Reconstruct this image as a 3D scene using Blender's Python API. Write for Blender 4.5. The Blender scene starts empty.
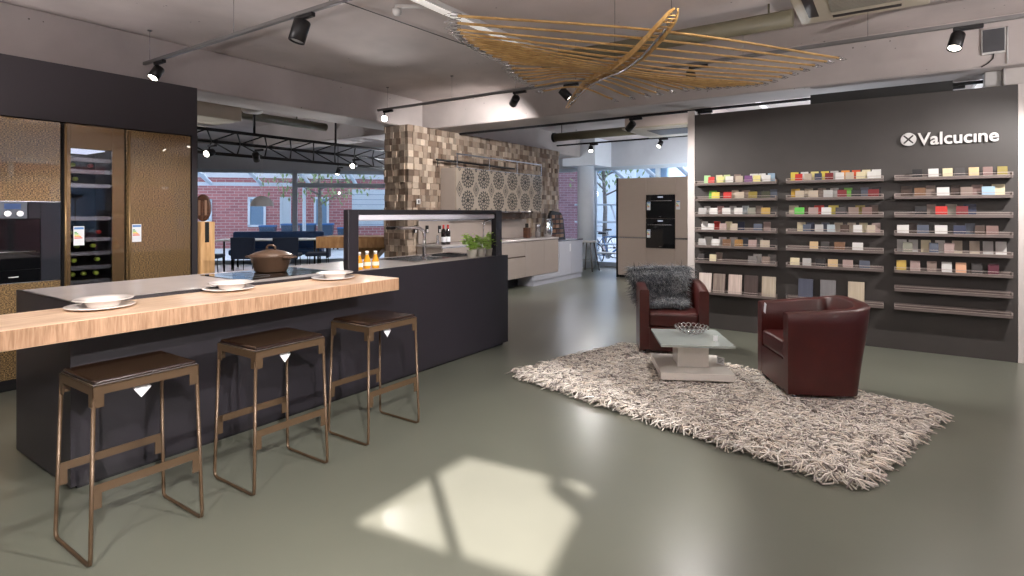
import bpy, bmesh, math, random
from mathutils import Vector, Matrix
random.seed(11)
PI=math.pi
sc=bpy.context.scene
C=sc.collection
# ------------------------------------------------------------------ measuring: a pixel of the survey photo -> a point on a plane
FL=562.; YAW=math.atan(381/562.); HC=1.40; CX=512.; HY=212.
_s,_c=math.sin(YAW),math.cos(YAW)
def _ray(x,y):
    u=(x-CX)/FL; return (-_s+u*_c,_c+u*_s,(HY-y)/FL)
def atZ(x,y,z=0.):
    r=_ray(x,y); t=(z-HC)/r[2]; return Vector((t*r[0],t*r[1],z))
def atX(x,y,X):
    r=_ray(x,y); t=X/r[0]; return Vector((X,t*r[1],HC+t*r[2]))
def atY(x,y,Y):
    r=_ray(x,y); t=Y/r[1]; return Vector((t*r[0],Y,HC+t*r[2]))
# ------------------------------------------------------------------ materials
def srgb(c):
    return tuple(((v/255.)/12.92 if v/255.<=.04045 else ((v/255.+.055)/1.055)**2.4) for v in c)
MATS={}
def mat(name,col,rough=.5,metal=0.,noise=0.,scale=8.,bump=0.,coat=0.,emit=None,estr=0.,stretch=(1,1,1),trans=0.,alpha=1.,spec=.5,sheen=0.):
    if name in MATS: return MATS[name]
    m=bpy.data.materials.new(name); m.use_nodes=True
    nt=m.node_tree; b=nt.nodes['Principled BSDF']
    c=srgb(col)
    b.inputs['Base Color'].default_value=(*c,1); b.inputs['Roughness'].default_value=rough; b.inputs['Metallic'].default_value=metal
    b.inputs['Specular IOR Level'].default_value=spec
    if coat: b.inputs['Coat Weight'].default_value=coat; b.inputs['Coat Roughness'].default_value=.04
    if sheen: b.inputs['Sheen Weight'].default_value=sheen
    if trans: b.inputs['Transmission Weight'].default_value=trans
    if alpha<1: b.inputs['Alpha'].default_value=alpha
    if emit: b.inputs['Emission Color'].default_value=(*srgb(emit),1); b.inputs['Emission Strength'].default_value=estr
    tc=nt.nodes.new('ShaderNodeTexCoord'); mp=nt.nodes.new('ShaderNodeMapping'); mp.inputs['Scale'].default_value=stretch
    nt.links.new(tc.outputs['Object'],mp.inputs['Vector'])
    nz=nt.nodes.new('ShaderNodeTexNoise'); nz.inputs['Scale'].default_value=scale; nz.inputs['Detail'].default_value=4
    nt.links.new(mp.outputs['Vector'],nz.inputs['Vector'])
    n=max(noise,.015)
    rp=nt.nodes.new('ShaderNodeMapRange'); rp.inputs['From Min'].default_value=.3; rp.inputs['From Max'].default_value=.7
    rp.inputs['To Min'].default_value=1-n; rp.inputs['To Max'].default_value=1+n
    nt.links.new(nz.outputs['Fac'],rp.inputs['Value'])
    mx=nt.nodes.new('ShaderNodeVectorMath'); mx.operation='SCALE'; mx.inputs[0].default_value=c
    nt.links.new(rp.outputs['Result'],mx.inputs['Scale']); nt.links.new(mx.outputs['Vector'],b.inputs['Base Color'])
    if bump:
        bp=nt.nodes.new('ShaderNodeBump'); bp.inputs['Strength'].default_value=bump; bp.inputs['Distance'].default_value=.01
        nt.links.new(nz.outputs['Fac'],bp.inputs['Height']); nt.links.new(bp.outputs['Normal'],b.inputs['Normal'])
    MATS[name]=m; return m
def wood(name,c1,c2,scale=(1,12,12),rough=.45,rings=3.):
    if name in MATS: return MATS[name]
    m=bpy.data.materials.new(name); m.use_nodes=True; nt=m.node_tree; b=nt.nodes['Principled BSDF']
    tc=nt.nodes.new('ShaderNodeTexCoord'); mp=nt.nodes.new('ShaderNodeMapping'); mp.inputs['Scale'].default_value=scale
    nt.links.new(tc.outputs['Object'],mp.inputs['Vector'])
    nz=nt.nodes.new('ShaderNodeTexNoise'); nz.inputs['Scale'].default_value=rings; nz.inputs['Detail'].default_value=6; nz.inputs['Distortion'].default_value=.6
    nt.links.new(mp.outputs['Vector'],nz.inputs['Vector'])
    cr=nt.nodes.new('ShaderNodeValToRGB'); cr.color_ramp.elements[0].position=.33; cr.color_ramp.elements[1].position=.68
    cr.color_ramp.elements[0].color=(*srgb(c1),1); cr.color_ramp.elements[1].color=(*srgb(c2),1)
    nt.links.new(nz.outputs['Fac'],cr.inputs['Fac']); nt.links.new(cr.outputs['Color'],b.inputs['Base Color'])
    b.inputs['Roughness'].default_value=rough
    MATS[name]=m; return m
def vcol(name,rough=.6,bump=0.):
    if name in MATS: return MATS[name]
    m=bpy.data.materials.new(name); m.use_nodes=True; nt=m.node_tree; b=nt.nodes['Principled BSDF']
    a=nt.nodes.new('ShaderNodeAttribute'); a.attribute_name='tone'
    tc=nt.nodes.new('ShaderNodeTexCoord'); nz=nt.nodes.new('ShaderNodeTexNoise'); nz.inputs['Scale'].default_value=25
    nt.links.new(tc.outputs['Object'],nz.inputs['Vector'])
    rp=nt.nodes.new('ShaderNodeMapRange'); rp.inputs['To Min'].default_value=.8; rp.inputs['To Max'].default_value=1.2
    nt.links.new(nz.outputs['Fac'],rp.inputs['Value'])
    mx=nt.nodes.new('ShaderNodeVectorMath'); mx.operation='SCALE'
    nt.links.new(a.outputs['Color'],mx.inputs[0]); nt.links.new(rp.outputs['Result'],mx.inputs['Scale'])
    nt.links.new(mx.outputs['Vector'],b.inputs['Base Color']); b.inputs['Roughness'].default_value=rough
    MATS[name]=m; return m
def glass_mat(name,tint=(1,1,1),fac_boost=0.):
    if name in MATS: return MATS[name]
    m=bpy.data.materials.new(name); m.use_nodes=True; nt=m.node_tree
    for n in list(nt.nodes): nt.nodes.remove(n)
    o=nt.nodes.new('ShaderNodeOutputMaterial'); t=nt.nodes.new('ShaderNodeBsdfTransparent'); t.inputs[0].default_value=(*tint,1)
    g=nt.nodes.new('ShaderNodeBsdfGlossy'); g.inputs['Roughness'].default_value=.02
    lw=nt.nodes.new('ShaderNodeFresnel'); lw.inputs['IOR'].default_value=1.45
    ad=nt.nodes.new('ShaderNodeMath'); ad.operation='ADD'; ad.inputs[1].default_value=fac_boost; ad.use_clamp=True
    nt.links.new(lw.outputs[0],ad.inputs[0])
    mx=nt.nodes.new('ShaderNodeMixShader'); nt.links.new(ad.outputs[0],mx.inputs[0]); nt.links.new(t.outputs[0],mx.inputs[1]); nt.links.new(g.outputs[0],mx.inputs[2])
    nt.links.new(mx.outputs[0],o.inputs[0]); MATS[name]=m; return m
def concrete(name,col,rough=.85):
    if name in MATS: return MATS[name]
    m=bpy.data.materials.new(name); m.use_nodes=True; nt=m.node_tree; b=nt.nodes['Principled BSDF']; L=nt.links
    tc=nt.nodes.new('ShaderNodeTexCoord')
    n1=nt.nodes.new('ShaderNodeTexNoise'); n1.inputs['Scale'].default_value=1.3; n1.inputs['Detail'].default_value=6
    L.new(tc.outputs['Object'],n1.inputs['Vector'])
    v=nt.nodes.new('ShaderNodeTexVoronoi'); v.inputs['Scale'].default_value=9.; v.inputs['Randomness'].default_value=1.
    L.new(tc.outputs['Object'],v.inputs['Vector'])
    pit=nt.nodes.new('ShaderNodeMath'); pit.operation='LESS_THAN'; pit.inputs[1].default_value=.075; L.new(v.outputs['Distance'],pit.inputs[0])
    n2=nt.nodes.new('ShaderNodeTexNoise'); n2.inputs['Scale'].default_value=2.1; L.new(tc.outputs['Object'],n2.inputs['Vector'])
    gt=nt.nodes.new('ShaderNodeMath'); gt.operation='GREATER_THAN'; gt.inputs[1].default_value=.55; L.new(n2.outputs['Fac'],gt.inputs[0])
    pp=nt.nodes.new('ShaderNodeMath'); pp.operation='MULTIPLY'; L.new(pit.outputs[0],pp.inputs[0]); L.new(gt.outputs[0],pp.inputs[1])
    cr=nt.nodes.new('ShaderNodeValToRGB'); c=srgb(col)
    cr.color_ramp.elements[0].position=.3; cr.color_ramp.elements[0].color=(c[0]*.82,c[1]*.82,c[2]*.82,1)
    cr.color_ramp.elements[1].position=.7; cr.color_ramp.elements[1].color=(c[0]*1.12,c[1]*1.12,c[2]*1.12,1)
    L.new(n1.outputs['Fac'],cr.inputs['Fac'])
    mx=nt.nodes.new('ShaderNodeMix'); mx.data_type='RGBA'; L.new(pp.outputs[0],mx.inputs[0]); L.new(cr.outputs['Color'],mx.inputs[6]); mx.inputs[7].default_value=(c[0]*.3,c[1]*.3,c[2]*.3,1)
    L.new(mx.outputs[2],b.inputs['Base Color']); b.inputs['Roughness'].default_value=rough
    MATS[name]=m; return m
def brickmat(name,c1,c2,cm,sx=1.):
    if name in MATS: return MATS[name]
    m=bpy.data.materials.new(name); m.use_nodes=True; nt=m.node_tree; b=nt.nodes['Principled BSDF']; L=nt.links
    tc=nt.nodes.new('ShaderNodeTexCoord'); sp=nt.nodes.new('ShaderNodeSeparateXYZ'); L.new(tc.outputs['Object'],sp.inputs[0])
    ad=nt.nodes.new('ShaderNodeMath'); ad.operation='ADD'; L.new(sp.outputs[0],ad.inputs[0]); L.new(sp.outputs[1],ad.inputs[1])
    cb=nt.nodes.new('ShaderNodeCombineXYZ'); L.new(ad.outputs[0],cb.inputs[0]); L.new(sp.outputs[2],cb.inputs[1])
    br=nt.nodes.new('ShaderNodeTexBrick'); L.new(cb.outputs[0],br.inputs['Vector'])
    br.inputs['Scale'].default_value=sx; br.inputs['Brick Width'].default_value=.34; br.inputs['Row Height'].default_value=.12; br.inputs['Mortar Size'].default_value=.012
    br.inputs['Color1'].default_value=(*srgb(c1),1); br.inputs['Color2'].default_value=(*srgb(c2),1); br.inputs['Mortar'].default_value=(*srgb(cm),1)
    L.new(br.outputs['Color'],b.inputs['Base Color']); b.inputs['Roughness'].default_value=.85
    MATS[name]=m; return m

# floor resin
def floor_mat():
    m=bpy.data.materials.new('floor_resin'); m.use_nodes=True; nt=m.node_tree; b=nt.nodes['Principled BSDF']; L=nt.links
    tc=nt.nodes.new('ShaderNodeTexCoord')
    n1=nt.nodes.new('ShaderNodeTexNoise'); n1.inputs['Scale'].default_value=.6; n1.inputs['Detail'].default_value=5; L.new(tc.outputs['Object'],n1.inputs['Vector'])
    n2=nt.nodes.new('ShaderNodeTexNoise'); n2.inputs['Scale'].default_value=14.; n2.inputs['Detail'].default_value=6; L.new(tc.outputs['Object'],n2.inputs['Vector'])
    cr=nt.nodes.new('ShaderNodeValToRGB'); cr.color_ramp.elements[0].position=.3; cr.color_ramp.elements[1].position=.7
    cr.color_ramp.elements[0].color=(*srgb((94,96,86)),1); cr.color_ramp.elements[1].color=(*srgb((108,110,98)),1)
    L.new(n1.outputs['Fac'],cr.inputs['Fac']); L.new(cr.outputs['Color'],b.inputs['Base Color'])
    b.inputs['Roughness'].default_value=.278
    n3=nt.nodes.new('ShaderNodeTexNoise'); n3.inputs['Scale'].default_value=3.; L.new(tc.outputs['Object'],n3.inputs['Vector'])
    bp=nt.nodes.new('ShaderNodeBump'); bp.inputs['Strength'].default_value=.04; bp.inputs['Distance'].default_value=.01; L.new(n3.outputs['Fac'],bp.inputs['Height']); L.new(bp.outputs['Normal'],b.inputs['Normal'])
    b.inputs['Specular IOR Level'].default_value=.55
    return m
def bronze_mat():
    m=bpy.data.materials.new('bronze_mesh_glass'); m.use_nodes=True; nt=m.node_tree; b=nt.nodes['Principled BSDF']; L=nt.links
    tc=nt.nodes.new('ShaderNodeTexCoord'); mp=nt.nodes.new('ShaderNodeMapping'); mp.inputs['Scale'].default_value=(1,1,2.2); L.new(tc.outputs['Object'],mp.inputs['Vector'])
    n1=nt.nodes.new('ShaderNodeTexNoise'); n1.inputs['Scale'].default_value=95.; n1.inputs['Detail'].default_value=3; L.new(mp.outputs['Vector'],n1.inputs['Vector'])
    cr=nt.nodes.new('ShaderNodeValToRGB'); cr.color_ramp.elements[0].position=.40; cr.color_ramp.elements[1].position=.64
    cr.color_ramp.elements[0].color=(*srgb((50,38,22)),1); cr.color_ramp.elements[1].color=(*srgb((166,134,88)),1)
    L.new(n1.outputs['Fac'],cr.inputs['Fac']); L.new(cr.outputs['Color'],b.inputs['Base Color'])
    b.inputs['Metallic'].default_value=.55; b.inputs['Roughness'].default_value=.5; b.inputs['Coat Weight'].default_value=1.; b.inputs['Coat Roughness'].default_value=.015; b.inputs['Coat IOR'].default_value=1.9
    return m
M_floor=floor_mat(); M_bronze=bronze_mat()
M_conc=concrete('concrete_beam',(186,177,174)); M_ceil=concrete('concrete_ceiling',(200,189,186)); M_plaster=mat('plaster',(200,198,196),.8,noise=.03)
M_black=mat('matt_black_laminate',(34,31,37),.4,noise=.04); M_blk2=mat('black_metal',(26,25,27),.4,metal=.3); M_house=mat('aubergine_black_panel',(38,33,37),.6)
M_steel=mat('brushed_steel',(190,190,192),.25,metal=1.); M_chrome=mat('chrome',(215,215,218),.08,metal=1.)
M_bglass=mat('black_glass',(14,15,17),.04,spec=.6); M_top=mat('grey_worktop',(182,174,171),.22,noise=.03)
M_stool=mat('bronze_lacquer',(88,70,52),.34,metal=.4); M_leather=mat('dark_brown_leather',(32,18,13),.2,noise=.06,scale=30,coat=.3)
M_oxblood=mat('oxblood_leather',(68,22,18),.36,noise=.14,scale=9,bump=.05,coat=.12)
M_white=mat('white_porcelain',(228,220,214),.2,coat=.3); M_paper=mat('white_card',(232,234,238),.7)
M_cream=mat('cream_lacquer',(236,231,223),.25,noise=.02,coat=.4); M_frost=mat('frosted_glass',(178,188,184),.22,coat=.5,noise=.03)
M_taupe=mat('taupe_lacquer',(184,168,155),.45); M_beigek=mat('beige_lacquer',(164,152,143),.45); M_wcab=mat('pale_grey_lacquer',(186,188,198),.4)
M_oak=wood('oak_lengthwise',(206,172,142),(230,202,174),(14,1.2,14),.45)
M_oakend=wood('oak_end_blocks',(142,108,80),(182,146,116),(30,30,3),.5)
M_oaky=wood('yellow_oak',(140,98,54),(176,132,84),(4,4,1.2),.5)
M_bamboo=wood('ash_lath',(176,134,76),(208,168,106),(5,5,5),.45)
M_navy=mat('navy_fabric',(28,38,58),.85,noise=.1,scale=40); M_blue=mat('blue_velvet',(34,66,110),.7,noise=.12,scale=12)
M_glass=glass_mat('clear_glass'); M_wframe=mat('white_window_frame',(176,188,200),.45)
M_post=mat('white_painted_post',(205,220,235),.5)
M_disp=mat('charcoal_panel',(64,60,58),.5,noise=.12,scale=2.2); M_shelf=mat('taupe_shelf',(110,99,95),.42); M_trimw=mat('off_white_post',(212,204,200),.5)
M_sign=mat('white_acrylic',(208,206,204),.4); M_lens=mat('lamp_lens',(255,250,240),.3,emit=(255,244,228),estr=14.)
M_lensoff=mat('lamp_lens_dim',(150,150,150),.2); M_dwhite=mat('white_plastic',(206,204,202),.5)
M_green=mat('basil_leaf',(168,206,92),.5,noise=.3,scale=30); M_leafd=mat('tree_leaf',(120,146,96),.6,noise=.35,scale=3)
M_pot=mat('pale_grey_pot',(206,202,190),.6); M_soil=mat('soil',(50,38,30),.9)
M_juice=mat('orange_juice',(220,150,30),.1,coat=.6); M_cap=mat('bottle_cap',(225,225,222),.35)
M_cast=mat('brown_cast_iron',(88,68,54),.32,noise=.05,metal=.15); M_wine=mat('dark_wine_glass',(20,14,16),.08,coat=.5); M_red=mat('red_foil',(176,40,34),.4)
M_asph=mat('street_paving',(205,212,222),.85,noise=.08,scale=3); M_bin=mat('blue_grey_plastic_bin',(62,84,110),.5)
M_brick=brickmat('red_brick',(176,116,120),(150,96,104),(184,164,166)); M_brickp=brickmat('purple_brick',(166,128,140),(142,108,120),(178,160,168),1.4)
M_bark=mat('bark',(120,116,112),.8,noise=.2,scale=10); M_dark=mat('near_black',(12,12,13),.5)
M_duct=mat('olive_duct',(112,106,86),.55); M_acb=mat('beige_unit',(186,176,158),.6); M_cable=mat('black_cable',(30,30,30),.6)

# ------------------------------------------------------------------ mesh builder
class MB:
    def __init__(s): s.b=bmesh.new(); s.mi=0; s.lay=None
    def _mark(s,fs):
        for f in fs: f.material_index=s.mi
    def box(s,x0,y0,z0,x1,y1,z1,bev=0.,seg=2,M=None):
        x0,x1=min(x0,x1),max(x0,x1); y0,y1=min(y0,y1),max(y0,y1); z0,z1=min(z0,z1),max(z0,z1)
        t=bmesh.new()
        bmesh.ops.create_cube(t,size=1,matrix=Matrix.Translation(((x0+x1)/2,(y0+y1)/2,(z0+z1)/2))@Matrix.Diagonal((x1-x0,y1-y0,z1-z0,1)))
        if bev: bmesh.ops.bevel(t,geom=t.edges[:],offset=min(bev,.45*min(x1-x0,y1-y0,z1-z0)),segments=seg,affect='EDGES',profile=.5)
        s._join(t,M); return s
    def _join(s,t,M=None):
        mp={}
        for v in t.verts: mp[v]=s.b.verts.new(M@v.co if M else v.co)
        for f in t.faces:
            try: nf=s.b.faces.new([mp[v] for v in f.verts]); nf.material_index=s.mi; nf.smooth=f.smooth
            except ValueError: pass
        t.free()
    def cyl(s,p0,p1,r,seg=12,r1=None,cap=True):
        p0=Vector(p0);p1=Vector(p1); d=p1-p0
        if d.length<1e-6: return s
        q=d.to_track_quat('Z','Y'); r1=r if r1 is None else r1
        A=[];B=[]
        for i in range(seg):
            a=2*PI*i/seg; o=Vector((math.cos(a),math.sin(a),0))
            A.append(s.b.verts.new(p0+q@(o*r))); B.append(s.b.verts.new(p1+q@(o*r1)))
        for i in range(seg):
            f=s.b.faces.new((A[i],A[(i+1)%seg],B[(i+1)%seg],B[i])); f.smooth=True; f.material_index=s.mi
        if cap:
            f=s.b.faces.new(A[::-1]); f.material_index=s.mi; f=s.b.faces.new(B); f.material_index=s.mi
        return s
    def tube(s,pts,r,seg=8,closed=False,flat=None):
        pts=[Vector(p) for p in pts]; n=len(pts); rings=[]
        up=None
        for i,p in enumerate(pts):
            if closed: t=(pts[(i+1)%n]-pts[i-1])
            else: t=(pts[min(i+1,n-1)]-pts[max(i-1,0)])
            t.normalize()
            if up is None:
                up=Vector((0,0,1)) if abs(t.z)<.9 else Vector((1,0,0))
            a=t.cross(up)
            if a.length<1e-4: up=Vector((0,1,0)); a=t.cross(up)
            a.normalize(); b=a.cross(t).normalized(); up=b
            rr=r[i] if isinstance(r,(list,tuple)) else r
            ra,rb=(rr,rr) if flat is None else (rr,rr*flat)
            rings.append([s.b.verts.new(p+a*math.cos(2*PI*k/seg)*ra+b*math.sin(2*PI*k/seg)*rb) for k in range(seg)])
        m=n if closed else n-1
        for i in range(m):
            A=rings[i];B=rings[(i+1)%n]
            for k in range(seg):
                f=s.b.faces.new((A[k],A[(k+1)%seg],B[(k+1)%seg],B[k])); f.smooth=True; f.material_index=s.mi
        if not closed:
            f=s.b.faces.new(rings[0][::-1]); f.material_index=s.mi; f=s.b.faces.new(rings[-1]); f.material_index=s.mi
        return s
    def lathe(s,prof,seg=28,c=(0,0,0),M=None):
        rings=[]; c=Vector(c)
        for r,z in prof:
            if r<1e-5: p=c+Vector((0,0,z)); rings.append([s.b.verts.new(M@p if M else p)]); continue
            row=[]
            for k in range(seg):
                p=c+Vector((r*math.cos(2*PI*k/seg),r*math.sin(2*PI*k/seg),z)); row.append(s.b.verts.new(M@p if M else p))
            rings.append(row)
        for A,B in zip(rings,rings[1:]):
            for k in range(seg):
                k2=(k+1)%seg
                vs=[A[k%len(A)],A[k2%len(A)],B[k2%len(B)],B[k%len(B)]]
                u=[]
                for v in vs:
                    if v not in u: u.append(v)
                if len(u)>2:
                    try: f=s.b.faces.new(u); f.smooth=True; f.material_index=s.mi
                    except ValueError: pass
        return s
    def prism(s,poly,z0,z1,M=None):
        A=[];B=[]
        for x,y in poly:
            a=Vector((x,y,z0)); b=Vector((x,y,z1)); A.append(s.b.verts.new(M@a if M else a)); B.append(s.b.verts.new(M@b if M else b))
        n=len(poly)
        s._mark([s.b.faces.new(A[::-1]),s.b.faces.new(B)]+[s.b.faces.new((A[i],A[(i+1)%n],B[(i+1)%n],B[i])) for i in range(n)]); return s
    def quad(s,pts):
        s._mark([s.b.faces.new([s.b.verts.new(Vector(p)) for p in pts])]); return s
    def build(s,name,mats,parent=None,**k):
        bmesh.ops.recalc_face_normals(s.b,faces=s.b.faces[:])
        me=bpy.data.meshes.new(name); s.b.to_mesh(me); s.b.free()
        for m in (mats if isinstance(mats,(list,tuple)) else [mats]): me.materials.append(m)
        o=bpy.data.objects.new(name,me); C.objects.link(o)
        if parent: o.parent=parent
        for a,b in k.items(): o[a]=b
        return o
def tag(o,label=None,cat=None,group=None,kind=None):
    if label: o['label']=label
    if cat: o['category']=cat
    if group: o['group']=group
    if kind: o['kind']=kind
    return o
def thing(name,label,cat,loc=(0,0,0),rz=0.,group=None):
    o=bpy.data.objects.new(name,None); C.objects.link(o); o.location=loc; o.rotation_euler=(0,0,rz); o.empty_display_size=.1
    return tag(o,label,cat,group)
def struct(mb,name,m): return tag(mb.build(name,m),kind='structure')
def copy_tree(o,parent=None):
    c=o.copy(); C.objects.link(c)
    if parent: c.parent=parent
    for ch in list(o.children): copy_tree(ch,c)
    return c
def mesh_raw(name,vs,fs,m,parent=None,smooth=False,tone=None):
    me=bpy.data.meshes.new(name); me.from_pydata(vs,[],fs); me.materials.append(m)
    if smooth: me.polygons.foreach_set('use_smooth',[True]*len(fs))
    if tone:
        at=me.color_attributes.new('tone','FLOAT_COLOR','POINT'); at.data.foreach_set('color',[x for c in tone for x in c])
    o=bpy.data.objects.new(name,me); C.objects.link(o)
    if parent: o.parent=parent
    return o

# ------------------------------------------------------------------ camera, world, sun
cam=bpy.data.cameras.new('camera'); co=bpy.data.objects.new('camera',cam); C.objects.link(co); sc.camera=co
co.location=(0,0,HC); co.rotation_euler=(PI/2,0,YAW); cam.sensor_width=36; cam.lens=FL/1024*36; cam.shift_y=-(288-HY)/1024.; cam.clip_start=.02; cam.clip_end=300
w=bpy.data.worlds.new('sky'); sc.world=w; w.use_nodes=True; nt=w.node_tree; bg=nt.nodes['Background']
tc=nt.nodes.new('ShaderNodeTexCoord'); sp=nt.nodes.new('ShaderNodeSeparateXYZ'); nt.links.new(tc.outputs['Generated'],sp.inputs[0])
cr=nt.nodes.new('ShaderNodeValToRGB'); cr.color_ramp.elements[0].position=.0; cr.color_ramp.elements[0].color=(.86,.92,.98,1); cr.color_ramp.elements[1].position=.6; cr.color_ramp.elements[1].color=(.66,.80,.97,1)
nt.links.new(sp.outputs[2],cr.inputs['Fac']); nt.links.new(cr.outputs['Color'],bg.inputs['Color']); bg.inputs['Strength'].default_value=1.35
SAZ=Vector((-.76,.65,0)).normalized(); SEL=math.radians(25)
sdir=SAZ*math.cos(SEL)+Vector((0,0,-math.sin(SEL)))
sl=bpy.data.lights.new('sun','SUN'); sl.energy=26.; sl.angle=.009; sl.color=(1,.88,.87); so=bpy.data.objects.new('sun',sl); C.objects.link(so); so.rotation_euler=sdir.to_track_quat('-Z','Y').to_euler()
vs_=sc.view_settings; vs_.view_transform='Standard'; vs_.look='None'; vs_.gamma=1; vs_.use_curve_mapping=False; vs_.exposure=0.35
sc.cycles.use_denoising=True; sc.cycles.max_bounces=8; sc.cycles.diffuse_bounces=4; sc.cycles.glossy_bounces=4; sc.cycles.transparent_max_bounces=8; sc.cycles.sample_clamp_indirect=6.; sc.cycles.caustics_reflective=False; sc.cycles.caustics_refractive=False

# ------------------------------------------------------------------ SHELL
ZC=3.22; ZB=2.75
FA=Vector((-17.5,5.4)); FB=Vector((-9.8,13.5))      # slanting shop front, then straight along y = 13.5
XE=4.2; YS=-1.5
fl=MB(); fl.prism([(-17.5,YS),(XE,YS),(XE,13.5),(FB.x,FB.y),(FA.x,FA.y)],-.1,0); struct(fl,'floor',M_floor)
cl=MB(); cl.prism([(-17.7,YS-.2),(XE+.2,YS-.2),(XE+.2,13.7),(FB.x-.1,13.7),(FA.x-.2,FA.y+.1)],ZC,ZC+.25); struct(cl,'ceiling',M_ceil)
b=MB(); b.box(-7.0,YS,ZB,-6.4,6.83,ZC+.01,.015,1); b.box(-7.0,7.43,ZB,-6.4,13.4,ZC+.01,.015,1); struct(b,'trim_1',M_conc)          # long beam
b=MB(); b.box(-11.3,6.83,ZB,XE,7.43,ZC+.01,.015,1); struct(b,'trim_2',M_conc)        # cross beam
b=MB(); b.box(-11,1.2,ZB,-7.0,1.8,ZC+.01,.01,1); struct(b,'trim_3',M_conc)
b=MB(); b.box(.862,7.0,0,1.9,7.9,ZC,.01,1); struct(b,'trim_4',mat('painted_pier',(196,190,186),.7,noise=.04))
b=MB(); b.box(.735,7.06,2.3,.86,7.2,ZB,.005,1); struct(b,'trim_5',M_plaster)
b=MB(); b.box(-13.5,YS,3.5,XE,13.5,14); struct(b,'trim_8',M_plaster)   # unseen block added as upper storeys, keeps sun off the street
# west wall and south wall
b=MB(); b.box(-17.7,YS,0,-17.5,5.4,ZC); struct(b,'wall_west',M_plaster)
# unseen south wall, its opening shaped backwards from the sun patch on the floor
def back(p):   # floor point -> point of plane y = YS along the sun direction
    t=(YS-p[1])/sdir.y; return Vector((p[0]+t*sdir.x,YS,t*sdir.z))
patch=[(-2.04,1.64),(-1.46,1.72),(-1.06,1.78),(-1.25,2.62),(-2.04,2.52)]
hole=[back(p) for p in patch]
hx=[h.x for h in hole]; 
def wall_with_hole(y0,y1,X0,X1,Z0,Z1,h):
    m=MB()
    cx=sum(p.x for p in h)/len(h); cz=sum(p.z for p in h)/len(h)
    h=sorted(h,key=lambda p:math.atan2(p.z-cz,p.x-cx))
    outer=[(X0,Z0),(X1,Z0),(X1,Z1),(X0,Z1)]
    for y in (y0,y1):
        bm=bmesh.new()
        o=[bm.verts.new((x,y,z)) for x,z in outer]; i=[bm.verts.new((p.x,y,p.z)) for p in h]
        es=[bm.edges.new((o[k],o[(k+1)%4])) for k in range(4)]+[bm.edges.new((i[k],i[(k+1)%len(i)])) for k in range(len(i))]
        bmesh.ops.triangle_fill(bm,edges=es,use_beauty=True)
        # drop faces inside the hole
        for f in list(bm.faces):
            if all(v in i for v in f.verts): bm.faces.remove(f)
        m._join(bm)
    return m
ws=wall_with_hole(YS,YS-.01,-17.5,XE,0,ZC,hole); struct(ws,'wall_south',M_plaster)
gl=MB(); hh=sorted(hole,key=lambda p:math.atan2(p.z-sum(q.z for q in hole)/5,p.x-sum(q.x for q in hole)/5))
for a_,b_ in zip(hh,hh[1:]+hh[:1]): gl.cyl(a_+Vector((0,.02,0)),b_+Vector((0,.02,0)),.02,6)
mx=-1.465+.76*((1.74-YS)/.65); gl.box(mx-.022,YS,min(p.z for p in hole)-.1,mx+.022,YS+.04,max(p.z for p in hole)+.1)  # upright bar added to cast the thin shadow line across the sun patch
struct(gl,'window_5',M_wframe)  # unseen frame around the opening made for the sun patch

def facade(p0,p1,ztop,bays,name_i,transoms=None,sill=.06,door=False,fr=.05,big=None):
    """glazed shop front between two plan points"""
    p0=Vector(p0);p1=Vector(p1); d=(p1-p0); L=d.length; ang=math.atan2(d.y,d.x)
    Mx=Matrix.Translation((p0.x,p0.y,0))@Matrix.Rotation(ang,4,'Z')
    f=MB()
    f.box(0,-fr,0,L,fr,sill+.04,M=Mx); f.box(0,-fr,ztop-.1,L,fr,ztop,M=Mx)
    for k in bays: f.box(k-fr,-fr,sill,k+fr,fr,ztop-.05,M=Mx)
    for (a,b_,z) in (transoms or []): f.box(a,-fr*.8,z-.06,b_,fr*.8,z+.06,M=Mx)
    o=struct(f,'window_%d'%name_i,M_wframe)
    g=MB(); g.box(0,-.006,sill,L,.006,ztop-.05,M=Mx); p=g.build('glass_pane',M_glass,o)
    return Mx,L
# slanting front on the left: big mullion at photo x ~ 295
Lf=(FB-FA).length; e=(FB-FA)/Lf
def along(px):   # where the view ray of a photo column crosses the slanting front
    r=_ray(px,212); den=r[0]*e.y-r[1]*e.x
    t=(FA.x*e.y-FA.y*e.x)/den; p=Vector((t*r[0],t*r[1])); return (p-FA).dot(e)
k295=along(295)
Mx1,_=facade(FA,FB,2.56,[0.05,k295,k295+5.1,Lf-.05],1,[(k295,Lf,2.14)],big=k295,fr=.06)
b=MB(); b.box(0,-.1,2.55,Lf,.12,ZC,M=Mx1); struct(b,'wall_northwest',mat('lintel_paint',(186,188,194),.7,noise=.02))
Mx2,_=facade((XE,13.5),FB,2.58,[.05,2.5,5,7.5,9.0,10.72,12.4,14-.05],2)
b=MB(); b.box(FB.x,13.4,2.57,XE,13.62,ZC); struct(b,'wall_north',MATS['lintel_paint'])
Mx3,_=facade((XE,YS),(XE,13.5),2.56,[.05,1.8,3.6,5.4,7.2,9,10.8,12.6,14.9],3,[(0,15,2.1)])
b=MB(); b.box(XE-.02,YS,2.55,XE+.15,13.5,ZC); struct(b,'wall_east',MATS['lintel_paint'])
# round column by the far shop front
b=MB(); b.cyl((-6.47,12.9,0),(-6.47,12.9,2.6),.215,28); b.box(-6.9,12.45,2.55,-6.0,13.4,ZC)
tag(b.build('trim_6',mat('column_paint',(226,233,242),.55)),kind='structure')
# second column fascia band at left bay
b=MB(); b.box(-16.6,1.9,2.72,-7.0,2.4,ZC); struct(b,'trim_7',M_conc)

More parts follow.
